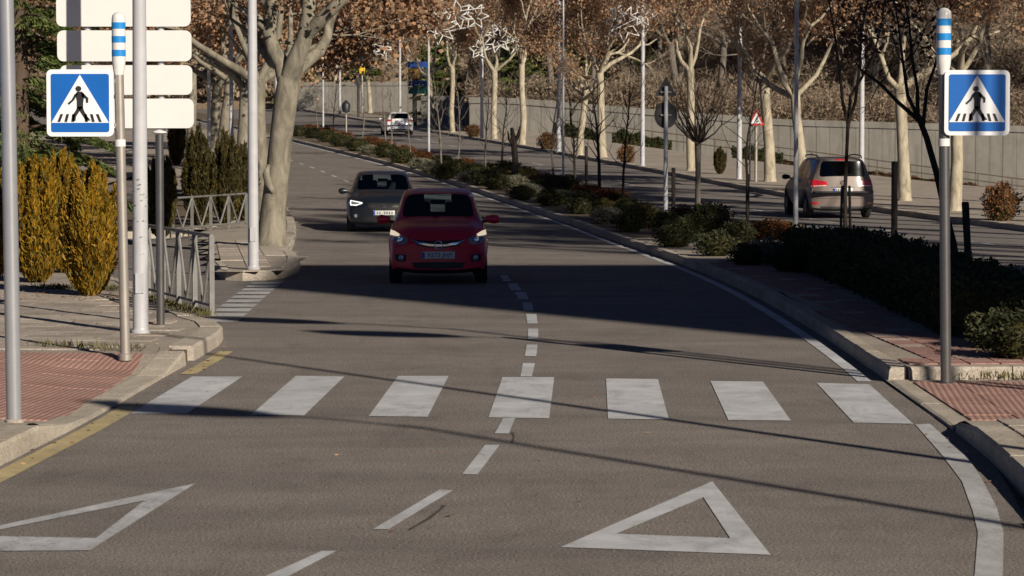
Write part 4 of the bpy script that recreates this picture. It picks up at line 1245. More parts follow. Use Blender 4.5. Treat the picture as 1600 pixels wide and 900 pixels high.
cypress(4, G(252, 372, .15), 1.0, (.85, .85, .98), 'dull gold cypress bush behind the steel post of the panels', 'cypress', 'dull cypresses by the far railing')
for (px, sc, lab) in (((313, 352), (1.35, 1.35, 1.15), 'broad dark cypress behind the far railing'), ((352, 350), (1.25, 1.25, 1.35), 'taller dark cypress behind the far railing, in the middle'),
                      ((380, 345), (1.2, 1.2, 1.15), 'dark pointed cypress beside the white lamp post at the kerbed corner'), ((276, 258), (1.2, 1.2, 1.2), 'small dark cypress farther back by the plane trunks'),
                      ((310, 300), (1.2, 1.2, 1.3), 'dark cypress between the far railing and the plane trunks')):
    cypress(3, G(px[0], px[1], .13), px[0] * .1, sc, lab, 'cypress', 'dull cypresses by the far railing')
# bushes on the far pavement
def ball_mesh(seed, n, leaf, squash=.8, hgt=1.0):
    rg = np.random.default_rng(seed)
    v = rg.normal(size=(n, 3)); v /= np.linalg.norm(v, axis=1)[:, None]
    bumpy = 1 + .16 * np.sin(v[:, 0] * 5 + seed) * np.cos(v[:, 1] * 4.3 + seed) + .10 * np.sin(v[:, 2] * 9 + v[:, 0] * 7)
    r = .5 * bumpy * rg.uniform(.62, 1.06, n)
    P = v * r[:, None]; P[:, 2] = P[:, 2] * hgt + .5 * hgt * .86
    keep = P[:, 2] > -.02
    P = P[keep]; v = v[keep]
    core = MB()
    prof = [(.02, .0), (.26, .04), (.34, .25 * hgt), (.33, .5 * hgt), (.22, .72 * hgt), (.02, .80 * hgt)]
    core.lathe((0, 0, 0), prof, 9)
    return core.mesh('stems', 60), quads_mesh('foliage', leaf_quads(P, leaf[0], leaf[1], rg, v + np.array([0, 0, .4]), .8))
BALL = [ball_mesh(41, 2600, (.085, .04)), ball_mesh(42, 2600, (.075, .045), hgt=.8), ball_mesh(43, 3000, (.11, .022), hgt=.75), ball_mesh(44, 2400, (.08, .05), hgt=.9)]
_bm = {}
def ball(k, mat, loc, sc, label, group, rz=0.0, name='shrub', cat='shrub'):
    if (k, mat) not in _bm:
        a, b = BALL[k]; b2 = b.copy(); b2.materials.clear(); b2.materials.append(M[mat]); _bm[(k, mat)] = (a, b2)
    a, b = _bm[(k, mat)]
    t = empty(name, loc, rz, label, cat, group); t.scale = sc
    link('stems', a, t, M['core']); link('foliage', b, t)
    return t
for px, w, h, lab in (((1565, 345), .92, 1.05, 'reddish brown ball bush on the far pavement by the crossing sign'), ((855, 233), 1.0, .9, 'brown ball bush beside a white lamp post on the far pavement'),
                      ((978, 254), .75, .85, 'brown ball bush behind a thin median sapling'), ((740, 214), .9, .8, 'small brown bush near the far kerb under the stars')):
    b = G(px[0], px[1], .13)
    ball(0, 'bush_brown', b, (w, w, h), lab, 'brown bushes on the far pavement', px[0] * .1)
b = G(1125, 272, .13)
cypress(3, b, .3, (.75, .75, .62), 'small conical cypress with bare foot on the far pavement', 'cypress', 'dull cypresses by the far railing')

# low dark hedges under the wall
def hedge_box(P, z, h, n, leaf, label, seed, mat='hedge', name='hedge', wob=.04):
    """P: outline (x, y) counter-clockwise"""
    rg = np.random.default_rng(seed); n2 = len(P)
    core = MB()
    ins = lambda q: q
    c = np.mean(np.array(P), 0)
    Q = [tuple(c + (np.array(p) - c) * .97) for p in P]
    vs = [(x, y, z0(y) + z - .03) for x, y in Q] + [(x, y, z0(y) + z + h * .93) for x, y in Q]
    fs = [tuple(range(n2, 2 * n2))] + [(i, (i + 1) % n2, (i + 1) % n2 + n2, i + n2) for i in range(n2)]
    core.add(vs, fs)
    pts = []; ax = []
    per = sum((Vector(P[i]) - Vector(P[(i + 1) % n2])).length for i in range(n2))
    xs = [p[0] for p in P]; ys = [p[1] for p in P]
    area = abs(sum(P[i][0] * P[(i + 1) % n2][1] - P[(i + 1) % n2][0] * P[i][1] for i in range(n2))) / 2
    nt_ = int(n * area / (area + per * h))
    while len(pts) < nt_:
        x, y = rg.uniform(min(xs), max(xs)), rg.uniform(min(ys), max(ys))
        if in_poly(x, y, P): pts.append((x, y, z0(y) + z + h + rg.normal() * wob + .05 * math.sin(x * 5) * math.sin(y * 3))); ax.append((0, 0, 1))
    for i in range(n2):
        a, b_ = Vector(P[i]), Vector(P[(i + 1) % n2]); m = int(n * (b_ - a).length * h / (area + per * h))
        for _ in range(m):
            q = a.lerp(b_, rg.uniform()); d = (b_ - a).normalized(); k = rg.normal() * wob
            pts.append((q.x + d.y * k, q.y - d.x * k, z0(q.y) + z + h * rg.uniform(0, 1.0))); ax.append((d.y, -d.x, .4))
    t = empty(name, (c[0], c[1], z0(c[1]) + z), 0, label, 'hedge')
    off = np.array([c[0], c[1], z0(c[1]) + z])
    core.v = [tuple(np.array(v) - off) for v in core.v]
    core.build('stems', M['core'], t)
    link('foliage', quads_mesh('foliage', leaf_quads(np.array(pts) - off, leaf[0], leaf[1], rg, np.array(ax, dtype=float), .9)), t, M[mat])
    return t
hedge_box([(4.72, 32.6), (5.85, 31.4), (6.0, 38), (5.85, 50.5), (4.55, 50.5), (4.7, 40)], .14, .52, 30000, (.07, .04), 'low clipped dark hedge running along the median behind the crossing sign', 3)
def wall_hedge(xa, xb, off, w, h, label, seed, mat, name, n, leaf, wob=.06):
    """a hedge on the verge in front of the wall"""
    rg = np.random.default_rng(seed)
    c = Vector(((xa + xb) / 2, wall_Y((xa + xb) / 2) - off, 0)); c.z = verge_z(c.x, c.y)
    t = empty(name, c, 0, label, 'hedge' if name == 'hedge' else 'weeds')
    x = rg.uniform(xa, xb, n); f = rg.uniform(-.5, .5, n) * w; z = rg.uniform(0, 1, n) ** .7 * h * (.75 + .25 * np.sin(x * 2.1) * np.sin(x * 3.7 + 1))
    y = 192.0 - .418 * (x + .5) - off + f
    zb = np.array([verge_z(a, b) for a, b in zip(x, y)])
    P = np.stack([x, y, zb + z], 1) - np.array(c)
    link('foliage', quads_mesh('foliage', leaf_quads(P, leaf[0], leaf[1], rg)), t, M[mat])
    m = MB(); xs = np.linspace(xa + .1, xb - .1, 24); vs = []
    for q in xs:
        for ff, zz in ((-w * .35, 0), (-w * .35, h * .6), (w * .35, h * .6), (w * .35, 0)):
            yy = wall_Y(q) - off + ff; vs.append(Vector((q, yy, verge_z(q, yy) + zz)) - c)
    m.add(vs, [(i * 4 + k, i * 4 + 4 + k, i * 4 + 5 + k, i * 4 + 1 + k) for i in range(23) for k in range(3)]); m.build('stems', M['core'], t)
wall_hedge(6.2, 9.8, 2.6, .9, .95, 'dark hedge under the wall beside the white lamp post with an ornament', 8, 'hedge', 'hedge', 3500, (.16, .09))
wall_hedge(2.6, 5.6, 3.0, .9, .9, 'dark hedge under the wall between two pale trunks', 9, 'hedge', 'hedge', 3500, (.16, .09))
wall_hedge(13.4, 16.4, 2.6, .8, 1.0, 'dark loose hedge under the wall near the red triangle sign', 11, 'hedge', 'hedge', 2600, (.16, .09))
wall_hedge(16.5, 40, .7, .5, .45, 'line of dry rusty weeds at the foot of the wall', 10, 'shrub_rust', 'weeds', 7000, (.14, .05))

# shrubs of the median bed
KIND = {'g': (0, 'shrub_green', 'dark green round shrub in the median bed', 'dark green shrubs in the median'), 's': (2, 'shrub_silver', 'silvery grey bushy shrub in the median bed', 'silver shrubs in the median'),
        'r': (3, 'shrub_rust', 'rusty red leaved shrub in the median bed', 'rusty shrubs in the median'), 'o': (1, 'shrub_olive', 'olive and orange tinted shrub in the median bed', 'olive shrubs in the median')}
LAND = [((1040, 333), 'the pole with dark sign backs'), ((1090, 330), 'the round headed bare tree'), ((1243, 376), 'the thin pale pole by the hedge'), ((804, 288), 'the pruned stump tree'), ((880, 291), 'the thin white pole between saplings'),
        ((670, 245), 'the thin pole with the star ornament'), ((541, 212), 'the litter bin on a post'), ((1168, 337), 'the dark tied stake'), ((937, 303), 'the dark thick sapling'), ((505, 203), 'the thin pole at the far median end'), ((1478, 560), 'the right crossing sign')]
def near_land(b, lim):
    d, nm = min(((G(q[0], q[1], .13) - b).length, nm) for q, nm in LAND)
    return nm if d < lim else None
_used_labels = {}
def med_shrub(k, px, w, h):
    b = G(px[0], px[1], .13); s = FPX / b.y
    kk, mt, lab, gr = KIND[k]
    nm = near_land(b, 6.0 if b.y > 90 else 4.0)
    if nm: lab = lab.replace(' in the median bed', '') + ' near ' + nm
    ball(kk, mt, b, (w / s * 1.08, w / s * 1.08, h / s * 1.12), lab, gr, px[0] * .37)
for k, px, w, h in (('s', (950, 350), 54, 34), ('o', (1003, 356), 62, 46), ('g', (1055, 386), 60, 34), ('r', (1068, 352), 40, 34), ('g', (1108, 364), 66, 46), ('g', (1120, 400), 62, 38), ('g', (1155, 385), 50, 40),
                    ('r', (1205, 374), 74, 34), ('o', (1232, 372), 40, 30), ('s', (1197, 412), 80, 50), ('g', (1165, 415), 50, 34), ('g', (1235, 425), 60, 42), ('r', (955, 318), 50, 26), ('r', (918, 308), 48, 22), ('s', (877, 318), 46, 28), ('g', (908, 334), 52, 34),
                    ('g', (858, 302), 52, 30), ('s', (806, 294), 42, 26), ('s', (832, 308), 40, 26), ('g', (790, 280), 54, 28), ('o', (820, 281), 44, 24), ('r', (842, 292), 36, 22), ('g', (742, 280), 40, 24), ('g', (712, 274), 40, 24), ('g', (760, 290), 44, 24),
                    ('s', (677, 272), 40, 24), ('s', (657, 264), 36, 22), ('g', (695, 280), 36, 24), ('g', (628, 255), 36, 22), ('r', (632, 245), 34, 20), ('g', (602, 246), 36, 22), ('r', (600, 236), 34, 18), ('s', (578, 242), 34, 20), ('g', (556, 236), 32, 20), ('r', (580, 228), 34, 16),
                    ('g', (532, 229), 32, 18), ('r', (536, 220), 30, 16), ('g', (512, 222), 30, 18), ('r', (508, 211), 30, 14), ('g', (490, 216), 28, 16), ('g', (466, 213), 26, 16), ('r', (484, 205), 28, 12),
                    ('r', (725, 265), 36, 20), ('g', (690, 262), 36, 20), ('r', (765, 273), 40, 20), ('g', (885, 300), 44, 26), ('o', (940, 330), 40, 24), ('g', (980, 336), 40, 26), ('g', (1040, 365), 44, 34), ('o', (1090, 350), 44, 24), ('g', (1075, 372), 44, 34),
                    ('r', (660, 252), 34, 18), ('s', (735, 284), 36, 22), ('g', (775, 296), 40, 24), ('g', (815, 312), 40, 22), ('g', (860, 322), 44, 26), ('g', (985, 362), 46, 30)):
    med_shrub(k, px, w, h)
# shrub clump right of the sign post
for px, w, h, k in (((1590, 560), 120, 70, 'g'), ((1640, 545), 150, 90, 'g'), ((1560, 545), 90, 60, 'g')):
    med_shrub(k, px, w, h)

# saplings in the median: thin dark stems with a few branches
def sapling_mesh(seed, h, r, depth=2, fork=.45, kink=.10, nb=3):
    rg = np.random.default_rng(seed); mb = MB(); tips = []
    pts = [Vector((0, 0, -.05))]; d = Vector((0, 0, 1))
    for i in range(7):
        d = (d + Vector((rg.normal() * kink, rg.normal() * kink, .25))).normalized(); pts.append(pts[-1] + d * h / 7)
    mb.tube(pts, [r * (1 - .7 * i / 7) for i in range(8)], 7)
    for i in range(3, 8):
        for _ in range(nb):
            a = rg.uniform(0, 6.28); v = Vector((math.cos(a) * .7, math.sin(a) * .7, .8))
            grow(mb, tips, pts[i] - Vector((0, 0, rg.uniform(0, h / 9))), v, h * .20, r * .32, depth - 1, rg, .2, .2, 3, (2, 2), .6, 4)
    return mb.mesh('stem', 60), tips
SAP = [sapling_mesh(51, 3.4, .045)[0], sapling_mesh(52, 3.0, .055)[0], sapling_mesh(53, 3.6, .04)[0]]
for i, (px, k, sc, bark) in enumerate((((690, 264), 0, 1.0, 'g'), ((714, 268), 2, .9, 'g'), ((757, 276), 0, 1.0, 'g'), ((783, 270), 1, 1.0, 'd'), ((866, 296), 2, 1.0, 'g'), ((900, 298), 1, 1.0, 'd'), ((937, 306), 1, 1.2, 'd'),
                                ((972, 322), 0, 1.0, 'd'), ((642, 246), 2, .9, 'g'), ((613, 240), 0, .9, 'g'), ((603, 226), 1, .9, 'g'), ((566, 222), 2, .9, 'g'), ((520, 214), 0, .9, 'd'), ((497, 206), 2, .9, 'g'), ((1168, 340), 2, 1.1, 'd'))):
    nm = near_land(G(px[0], px[1], .13), 7.0)
    o = empty('sapling', G(px[0], px[1], .13), i * 1.3, ('thin bare dark stemmed sapling ' if bark == 'd' else 'thin bare grey stemmed sapling ') + ('near ' + nm if nm else 'in the open median'), 'tree', 'dark saplings in the median' if bark == 'd' else 'grey saplings in the median')
    o.scale = (sc, sc, sc)
    me = SAP[k]
    if not me.materials: me.materials.append(M['dark_bark'])
    q = link('trunk', me, o)
    q.material_slots[0].link = 'OBJECT'; q.material_slots[0].material = M['dark_bark' if bark == 'd' else 'grey_bark']
def pruned():
    b = G(804, 288, .13); s = FPX / b.y
    t = empty('pruned_tree', b, 0, 'short dark pruned stump tree with two stubs in the median', 'tree')
    MB().tube([(0, 0, 0), (.02, 0, .9), (-.03, 0, 1.5), (-.1, 0, 2.0)], [.13, .11, .11, .06], 8).tube([(-.02, 0, 1.45), (.14, 0, 1.75), (.2, .05, 2.05)], [.08, .07, .03], 7).tube([(0, 0, 1.3), (-.2, -.1, 1.6), (-.24, -.1, 1.9)], [.06, .05, .02], 6).build('trunk', M['dark_bark'], t)
pruned()
M['brown_twig'] = bark_mat('brown_twig', [(.06, .042, .032), (.13, .095, .072)], 9)
def round_tree():
    b = G(1090, 330, .13); s = FPX / b.y
    t = empty('round_headed_tree', b, 0, 'bare round headed tree with dense upright twigs in the median', 'tree')
    rg = np.random.default_rng(61); mb = MB(); tips = []
    hk = (330 - 222) / s
    mb.tube([(0, 0, -.05), (.01, 0, hk * .5), (0, 0, hk)], [.085, .075, .09], 9)
    o = mb.build('trunk', M['grey_bark'], t)
    mb = MB()
    for j in range(22):
        a = 2 * math.pi * j / 22 * 3 + rg.normal() * .2; e = rg.uniform(.15, 1.35)
        d = Vector((math.cos(a) * math.cos(e), math.sin(a) * math.cos(e), math.sin(e)))
        grow(mb, tips, (0, 0, hk - .05), d, .92 * rg.uniform(.8, 1.15), .032, 4, rg, .26, .16, 3, (2, 2), .42, 4, .52, .80)
    mb.build('branches', M['brown_twig'], t, 60)
round_tree()
def red_leaf_tree():
    b = G(1321, 380, .14); s = FPX / b.y
    t = empty('dark_leaved_tree', b, 0, 'slim dark tree with forked stem and dark red leaves, in front of the people carrier', 'tree')
    rg = np.random.default_rng(62); mb = MB(); tips = []
    q = lambda px, py, dy=0: Vector(((px - 1321) / s, dy, (380 - py) / s))
    mb.tube([q(1321, 385), q(1320, 300), q(1322, 240), q(1324, 192)], [.048, .040, .036, .038], 9)
    for pts in ([q(1324, 194), q(1316, 160, .1), q(1312, 110, .2), q(1304, 50, .3), q(1296, 0, .4), q(1290, -50, .4)], [q(1324, 194), q(1334, 160, -.1), q(1340, 100, -.2), q(1342, 50, -.2), q(1352, 0, -.3), q(1360, -60, -.3)],
                [q(1324, 200), q(1330, 150, .3), q(1350, 120, .5), q(1372, 80, .8), q(1385, 30, .9), q(1392, -30, 1.0)]):
        mb.tube(pts, [.042, .036, .03, .024, .018, .01], 6)
        for i in (2, 3, 4, 5):
            for _ in range(3):
                grow(mb, tips, pts[i], Vector(rg.normal(size=3)) + Vector((0, 0, .6)), .5, .012, 2, rg, .2, .2, 3, (2, 2), .7, 4)
    mb.build('trunk', M['dark_bark'], t, 60)
    T = np.array([a[0] for a in tips]); T = T[T[:, 2] > (380 - 75) / s]; n = 1200
    P = T[rg.integers(0, len(T), n)] + rg.normal(size=(n, 3)) * .13
    link('crown', quads_mesh('crown', leaf_quads(P, .10, .05, rg)), t, M['leaf_dark_red'])
red_leaf_tree()
def bent_tree():
    b = G(1498, 442, .14); s = FPX / b.y
    t = empty('bent_tree', b, 0, 'dark bent tree leaning across behind the right crossing sign post', 'tree')
    rg = np.random.default_rng(63); mb = MB(); tips = []
    q = lambda px, py, dy=0: Vector(((px - 1498) / s, dy, (442 - py) / s))
    mb.tube([q(1499, 450), q(1489, 380), q(1476, 330), q(1462, 270), q(1446, 215), q(1432, 180)], [.062, .055, .05, .047, .045, .042], 9)
    for pts in ([q(1434, 186), q(1416, 150), q(1410, 100, .1), q(1405, 50, .2), q(1398, 0, .3), q(1380, -40, .3)], [q(1432, 182), q(1428, 140, -.2), q(1418, 90, -.3), q(1412, 40, -.4), q(1400, -20, -.4)],
                [q(1436, 190), q(1404, 160, .2), q(1376, 130, .3), q(1352, 112, .4)], [q(1440, 200), q(1450, 140, .3), q(1470, 90, .5), q(1480, 30, .6)]):
        mb.tube(pts, [.034, .028, .022, .016, .012, .008][:len(pts)], 6)
        for i in range(2, len(pts)):
            for _ in range(3):
                grow(mb, tips, pts[i], Vector(rg.normal(size=3)) + Vector((0, 0, .5)), .45, .010, 2, rg, .2, .2, 3, (2, 2), .7, 4)
    mb.build('trunk', M['dark_bark'], t, 60)
    T = np.array([a[0] for a in tips]); T = T[T[:, 2] > (442 - 90) / s]; n = 800
    P = T[rg.integers(0, len(T), n)] + rg.normal(size=(n, 3)) * .12
    link('crown', quads_mesh('crown', leaf_quads(P, .09, .05, rg)), t, M['leaf_dark_red'])
bent_tree()

# scrub on the slopes
def scrub():
    rg = np.random.default_rng(71)
    n = 150000
    X = rg.uniform(-3, 46, n); D = rg.uniform(0, 1, n) ** 1.4 * 60
    Y = 192.0 - .418 * (X + .5) + .3 + D
    cl = .55 + .45 * np.sin(X * 1.1 + 2 * np.sin(Y * .35)) * np.sin(Y * .7 + np.sin(X))
    Z = np.interp(X, _wx, [3.85, 2.46, 2.04, 1.6]) - .35 + (.34 * np.minimum(D, 30) + .05 * np.maximum(0, D - 30)) * np.clip((X + 3) / 12.0, .25, 1) + .6 * np.sin(X * .21 + D * .2) * np.minimum(1, D / 6) + rg.uniform(0, 1, n) ** 1.3 * (.3 + 1.7 * np.clip(cl, 0, 1))
    P = np.stack([X, Y, Z], 1)
    o = link('scrub', quads_mesh('scrub', leaf_quads(P, .26, .11, rg)), None, M['scrub'])
    tag(o, 'dry brown scrub covering the hillside behind the wall', 'scrub', None, 'stuff')
    k = 60000; i = rg.integers(0, n, k)
    o = link('dry_branches', quads_mesh('dry_branches', leaf_quads(P[i] + np.array([0, 0, .3]), 1.3, .024, rg, np.tile([0, 0, .6], (k, 1)), .7)), None, M['twigs'])
    tag(o, 'bare grey branches tangled through the hillside scrub', 'branches', None, 'stuff')
    n = 60000
    X = rg.uniform(-95, 50, n); Y = 308 + rg.uniform(0, 1, n) ** 1.3 * 75
    Z = z0(304) + .3 + np.maximum(0, Y - 316) * .42 + 1.2 * np.sin(X * .06 + Y * .03) + rg.uniform(0, 1, n) * (.5 + 2.5 * np.clip(np.sin(X * .5) * np.sin(Y * .4 + X * .2), 0, 1))
    o = link('scrub', quads_mesh('scrub', leaf_quads(np.stack([X, Y, Z], 1), .8, .45, rg)), None, M['scrub'])
    tag(o, 'brown bushes covering the far slope beyond the road', 'scrub', None, 'stuff')
scrub()
def litter():
    rg = np.random.default_rng(72); P = []
    def along(path, w, n, dz):
        for _ in range(n):
            i = int(rg.integers(0, len(path) - 1)); t = rg.uniform(); a, b_ = path[i], path[i + 1]
            x = a[0] + (b_[0] - a[0]) * t + rg.normal() * w; y = a[1] + (b_[1] - a[1]) * t
            P.append((x, y, z0(y) + dz))
    along([(x + .12, y) for x, y in LK[:8]], .06, 60, .012)
    along([(x - .10, y) for x, y in RK], .08, 45, .012)
    along([(4.1, 28.5), (6.5, 28.5)], .05, 10, .035)
    for _ in range(70): P.append((rg.uniform(4.1, 6.3), 28.45 + rg.normal() * .05, .035))
    for _ in range(160):
        x, y = rg.uniform(-9, -3.7), rg.uniform(31, 44); P.append((x, y, z0(y) + .157))
    c = G(140, 462, .15)
    for _ in range(220): P.append((c.x + rg.normal() * .7, c.y + rg.normal() * .5, c.z + .01))
    c = G(1565, 345, .13)
    for _ in range(200): P.append((c.x + rg.normal() * .45, c.y + rg.normal() * .4, c.z + .012))
    for _ in range(16): 
        y = rg.uniform(17, 30); P.append((rg.uniform(-3, 3), y, z0(y) + .01))
    P = np.array(P); V = leaf_quads(P, .055, .04, rg)
    V[:, :, 2] = P[:, None, 2] + (V[:, :, 2] - P[:, None, 2]) * .25
    o = link('fallen_leaves', quads_mesh('fallen_leaves', V), None, M['leaf_brown'])
    tag(o, 'dry brown fallen leaves along kerbs and paving', 'leaves', None, 'stuff')
    # weeds at the kerb by the railing
    P = []
    for a, b_, n in (((-3.6, 35.6), (-4.9, 39.5), 900), ((-5.4, 41.2), (-6.6, 41.6), 700), ((-3.75, 30.4), (-4.9, 31.0), 200), ((4.2, 28.47), (6.2, 28.45), 260)):
        for _ in range(n):
            t = rg.uniform(); x = a[0] + (b_[0] - a[0]) * t + rg.normal() * .07; y = a[1] + (b_[1] - a[1]) * t + rg.normal() * .07
            P.append((x, y, z0(y) + (.16 if x < 0 else .05) + rg.uniform(0, .04)))
    P = np.array(P)
    o = link('weeds', quads_mesh('weeds', leaf_quads(P, .09, .012, rg, np.tile([0, 0, 1.], (len(P), 1)), .5)), None, M['grass'])
    tag(o, 'tufts of dry grass in the paving joints by the kerb', 'grass', None, 'stuff')
litter()
# ------------------------------------------------------------------ cars
def paint(name, col, metal=.35, rough=.35, coat=.6):
    m, nt, b, o = nodes_of(name)
    f = noise(nt, 2.0, 3, .5, pos(nt))
    nt.links.new(ramp(nt, [(.2, tuple(c * .9 for c in col)), (.8, tuple(min(1, c * 1.08) for c in col))], f), b.inputs['Base Color'])
    b.inputs['Metallic'].default_value = metal; b.inputs['Roughness'].default_value = rough
    b.inputs['Coat Weight'].default_value = coat; b.inputs['Coat Roughness'].default_value = .06
    return m
M['car_red'] = paint('car_red', (.60, .006, .035), 0, .45, .35)
M['car_dark'] = paint('car_dark', (.006, .009, .015), .0, .4, .35)
M['car_white'] = paint('car_white', (.72, .72, .72), 0)
M['car_brown'] = paint('car_brown', (.15, .118, .10), .15, .5, .3)
M['plastic'] = plain('black_plastic', (.012, .012, .013), .55, 0, .1, 5)
M['rubber'] = plain('tyre_rubber', (.014, .014, .014), .85, 0, .1, 9)
M['rim'] = plain('rim', (.28, .28, .29), .3, .8, .05, 5)
M['chrome'] = plain('chrome', (.75, .76, .78), .12, 1.0, .02, 5)
M['lens'] = plain('lamp_lens', (.26, .29, .33), .08, .35, .35, 28, 1.0)
M['lens_clear'] = plain('lamp_bright', (.80, .74, .64), .15, .2, .1, 20, 1.0)
M['tail'] = plain('tail_lens', (.50, .015, .025), .12, 0, .25, 20, 1.0)
M['plate'] = plain('number_plate', (.62, .63, .62), .4, 0, .03, 5)
M['plate_blue'] = plain('plate_blue', (.01, .05, .38), .4, 0, .03, 5)
M['interior'] = plain('car_interior', (.022, .022, .024), .9, 0, .2, 8)
M['glass'] = glass_mat('car_glass', (.62, .74, .78))
M['glass_dark'] = glass_mat('car_glass_dark', (.20, .22, .24))
m_, nt_, b_, o_ = nodes_of('daylight_lamp')
b_.inputs['Base Color'].default_value = (.8, .8, .8, 1)
b_.inputs['Emission Color'].default_value = (1, .97, .92, 1); b_.inputs['Emission Strength'].default_value = .9
M['lit_lamp'] = m_
m_, nt_, b_, o_ = nodes_of('warm_lamp')
b_.inputs['Base Color'].default_value = (.8, .7, .55, 1)
b_.inputs['Emission Color'].default_value = (1, .80, .58, 1); b_.inputs['Emission Strength'].default_value = .55
M['warm_lamp'] = m_

def text_mesh(s, size, name='characters'):
    cu = bpy.data.curves.new(name, 'FONT'); cu.body = s; cu.size = size; cu.align_x = 'CENTER'; cu.align_y = 'CENTER'; cu.extrude = .002
    ob = bpy.data.objects.new(name, cu); COL.objects.link(ob)
    dg = bpy.context.evaluated_depsgraph_get()
    me = bpy.data.meshes.new_from_object(ob.evaluated_get(dg))
    bpy.data.objects.remove(ob)
    return me

RINGN = 12
def car_shell(st, bow_f, bow_r, wheels, wr):
    """st: stations from the front: (y, zb, hw, zbelt, hwbelt, ztop, hwtop)"""
    rings = []
    y0_, y1_ = st[0][0], st[-1][0]
    for (y, zb, hw, zbe, hwb, zt, hwt) in st:
        d = zbe - zb
        p = [(0, zb), (hw * .6, zb), (hw * .95, zb + .05), (hw, zb + .33 * d), (hw * .995, zb + .72 * d), (hwb, zbe),
             (hwb + (hwt - hwb) * .5, zbe + (zt - .06 - zbe) * .52), (hwt, zt - .06), (hwt * .93, zt - .028), (hwt * .75, zt - .010), (hwt * .4, zt), (0, zt)]
        for wy in wheels:
            if abs(y - wy) < wr + .07:
                ar = .02 + math.sqrt(max(0, (wr + .075) ** 2 - (y - wy) ** 2)) + wr
                p[2] = (p[2][0], max(p[2][1], ar)); p[3] = (p[3][0], max(p[3][1], ar + .035))
                p[4] = (p[4][0], max(p[4][1], ar + .08))
        # plan-view rounding of nose and tail
        def yy(x):
            q = (abs(x) / .9) ** 2.4
            f = max(0, 1 - (y0_ - y) / 1.0); r = max(0, 1 - (y - y1_) / .9)
            return y - bow_f * q * f + bow_r * q * r
        rings.append([(x, yy(x), z) for x, z in p])
    vs = []; fs = []; mi = []
    n = RINGN; W = 2 * n - 2
    def vid(i, k): return i * W + (k % W)
    for r in rings:
        for k in range(n): vs.append(r[k])
        for k in range(n - 2, 0, -1): vs.append((-r[k][0], r[k][1], r[k][2]))
    for i in range(len(rings) - 1):
        for k in range(W):
            fs.append((vid(i, k), vid(i, k + 1), vid(i + 1, k + 1), vid(i + 1, k)))
            seg = k if k < n - 1 else W - 1 - k
            mi.append((i, seg))
    # end caps as grids between left and right
    for i, flip in ((0, True), (len(rings) - 1, False)):
        cols = 6; base = len(vs); grid = {}
        y = st[i][0]
        for k in range(1, n - 1):
            for c in range(cols + 1):
                if c == 0: grid[(k, c)] = vid(i, k)
                elif c == cols: grid[(k, c)] = vid(i, W - k)
                else:
                    a = rings[i][k]; x = a[0] * (1 - 2 * c / cols)
                    q = (abs(x) / .9) ** 2.4
                    grid[(k, c)] = len(vs)
                    vs.append((x, y - bow_f * q if flip else y + bow_r * q, a[2] + (rings[i][n - 1][2] - a[2]) * (0 if k < n - 2 else .5 * (1 - abs(1 - 2 * c / cols)))))
        for k in range(1, n - 2):
            for c in range(cols):
                q = (grid[(k, c)], grid[(k, c + 1)], grid[(k + 1, c + 1)], grid[(k + 1, c)])
                fs.append(q if flip else q[::-1]); mi.append((-1 if flip else -2, k))
        for kk, kc in ((1, 0), (n - 2, n - 1)):
            loop = [grid[(kk, c)] for c in range(cols + 1)] + [vid(i, kc)]
            fs.append(tuple(loop)); mi.append((-1 if flip else -2, 0))
    return vs, fs, mi

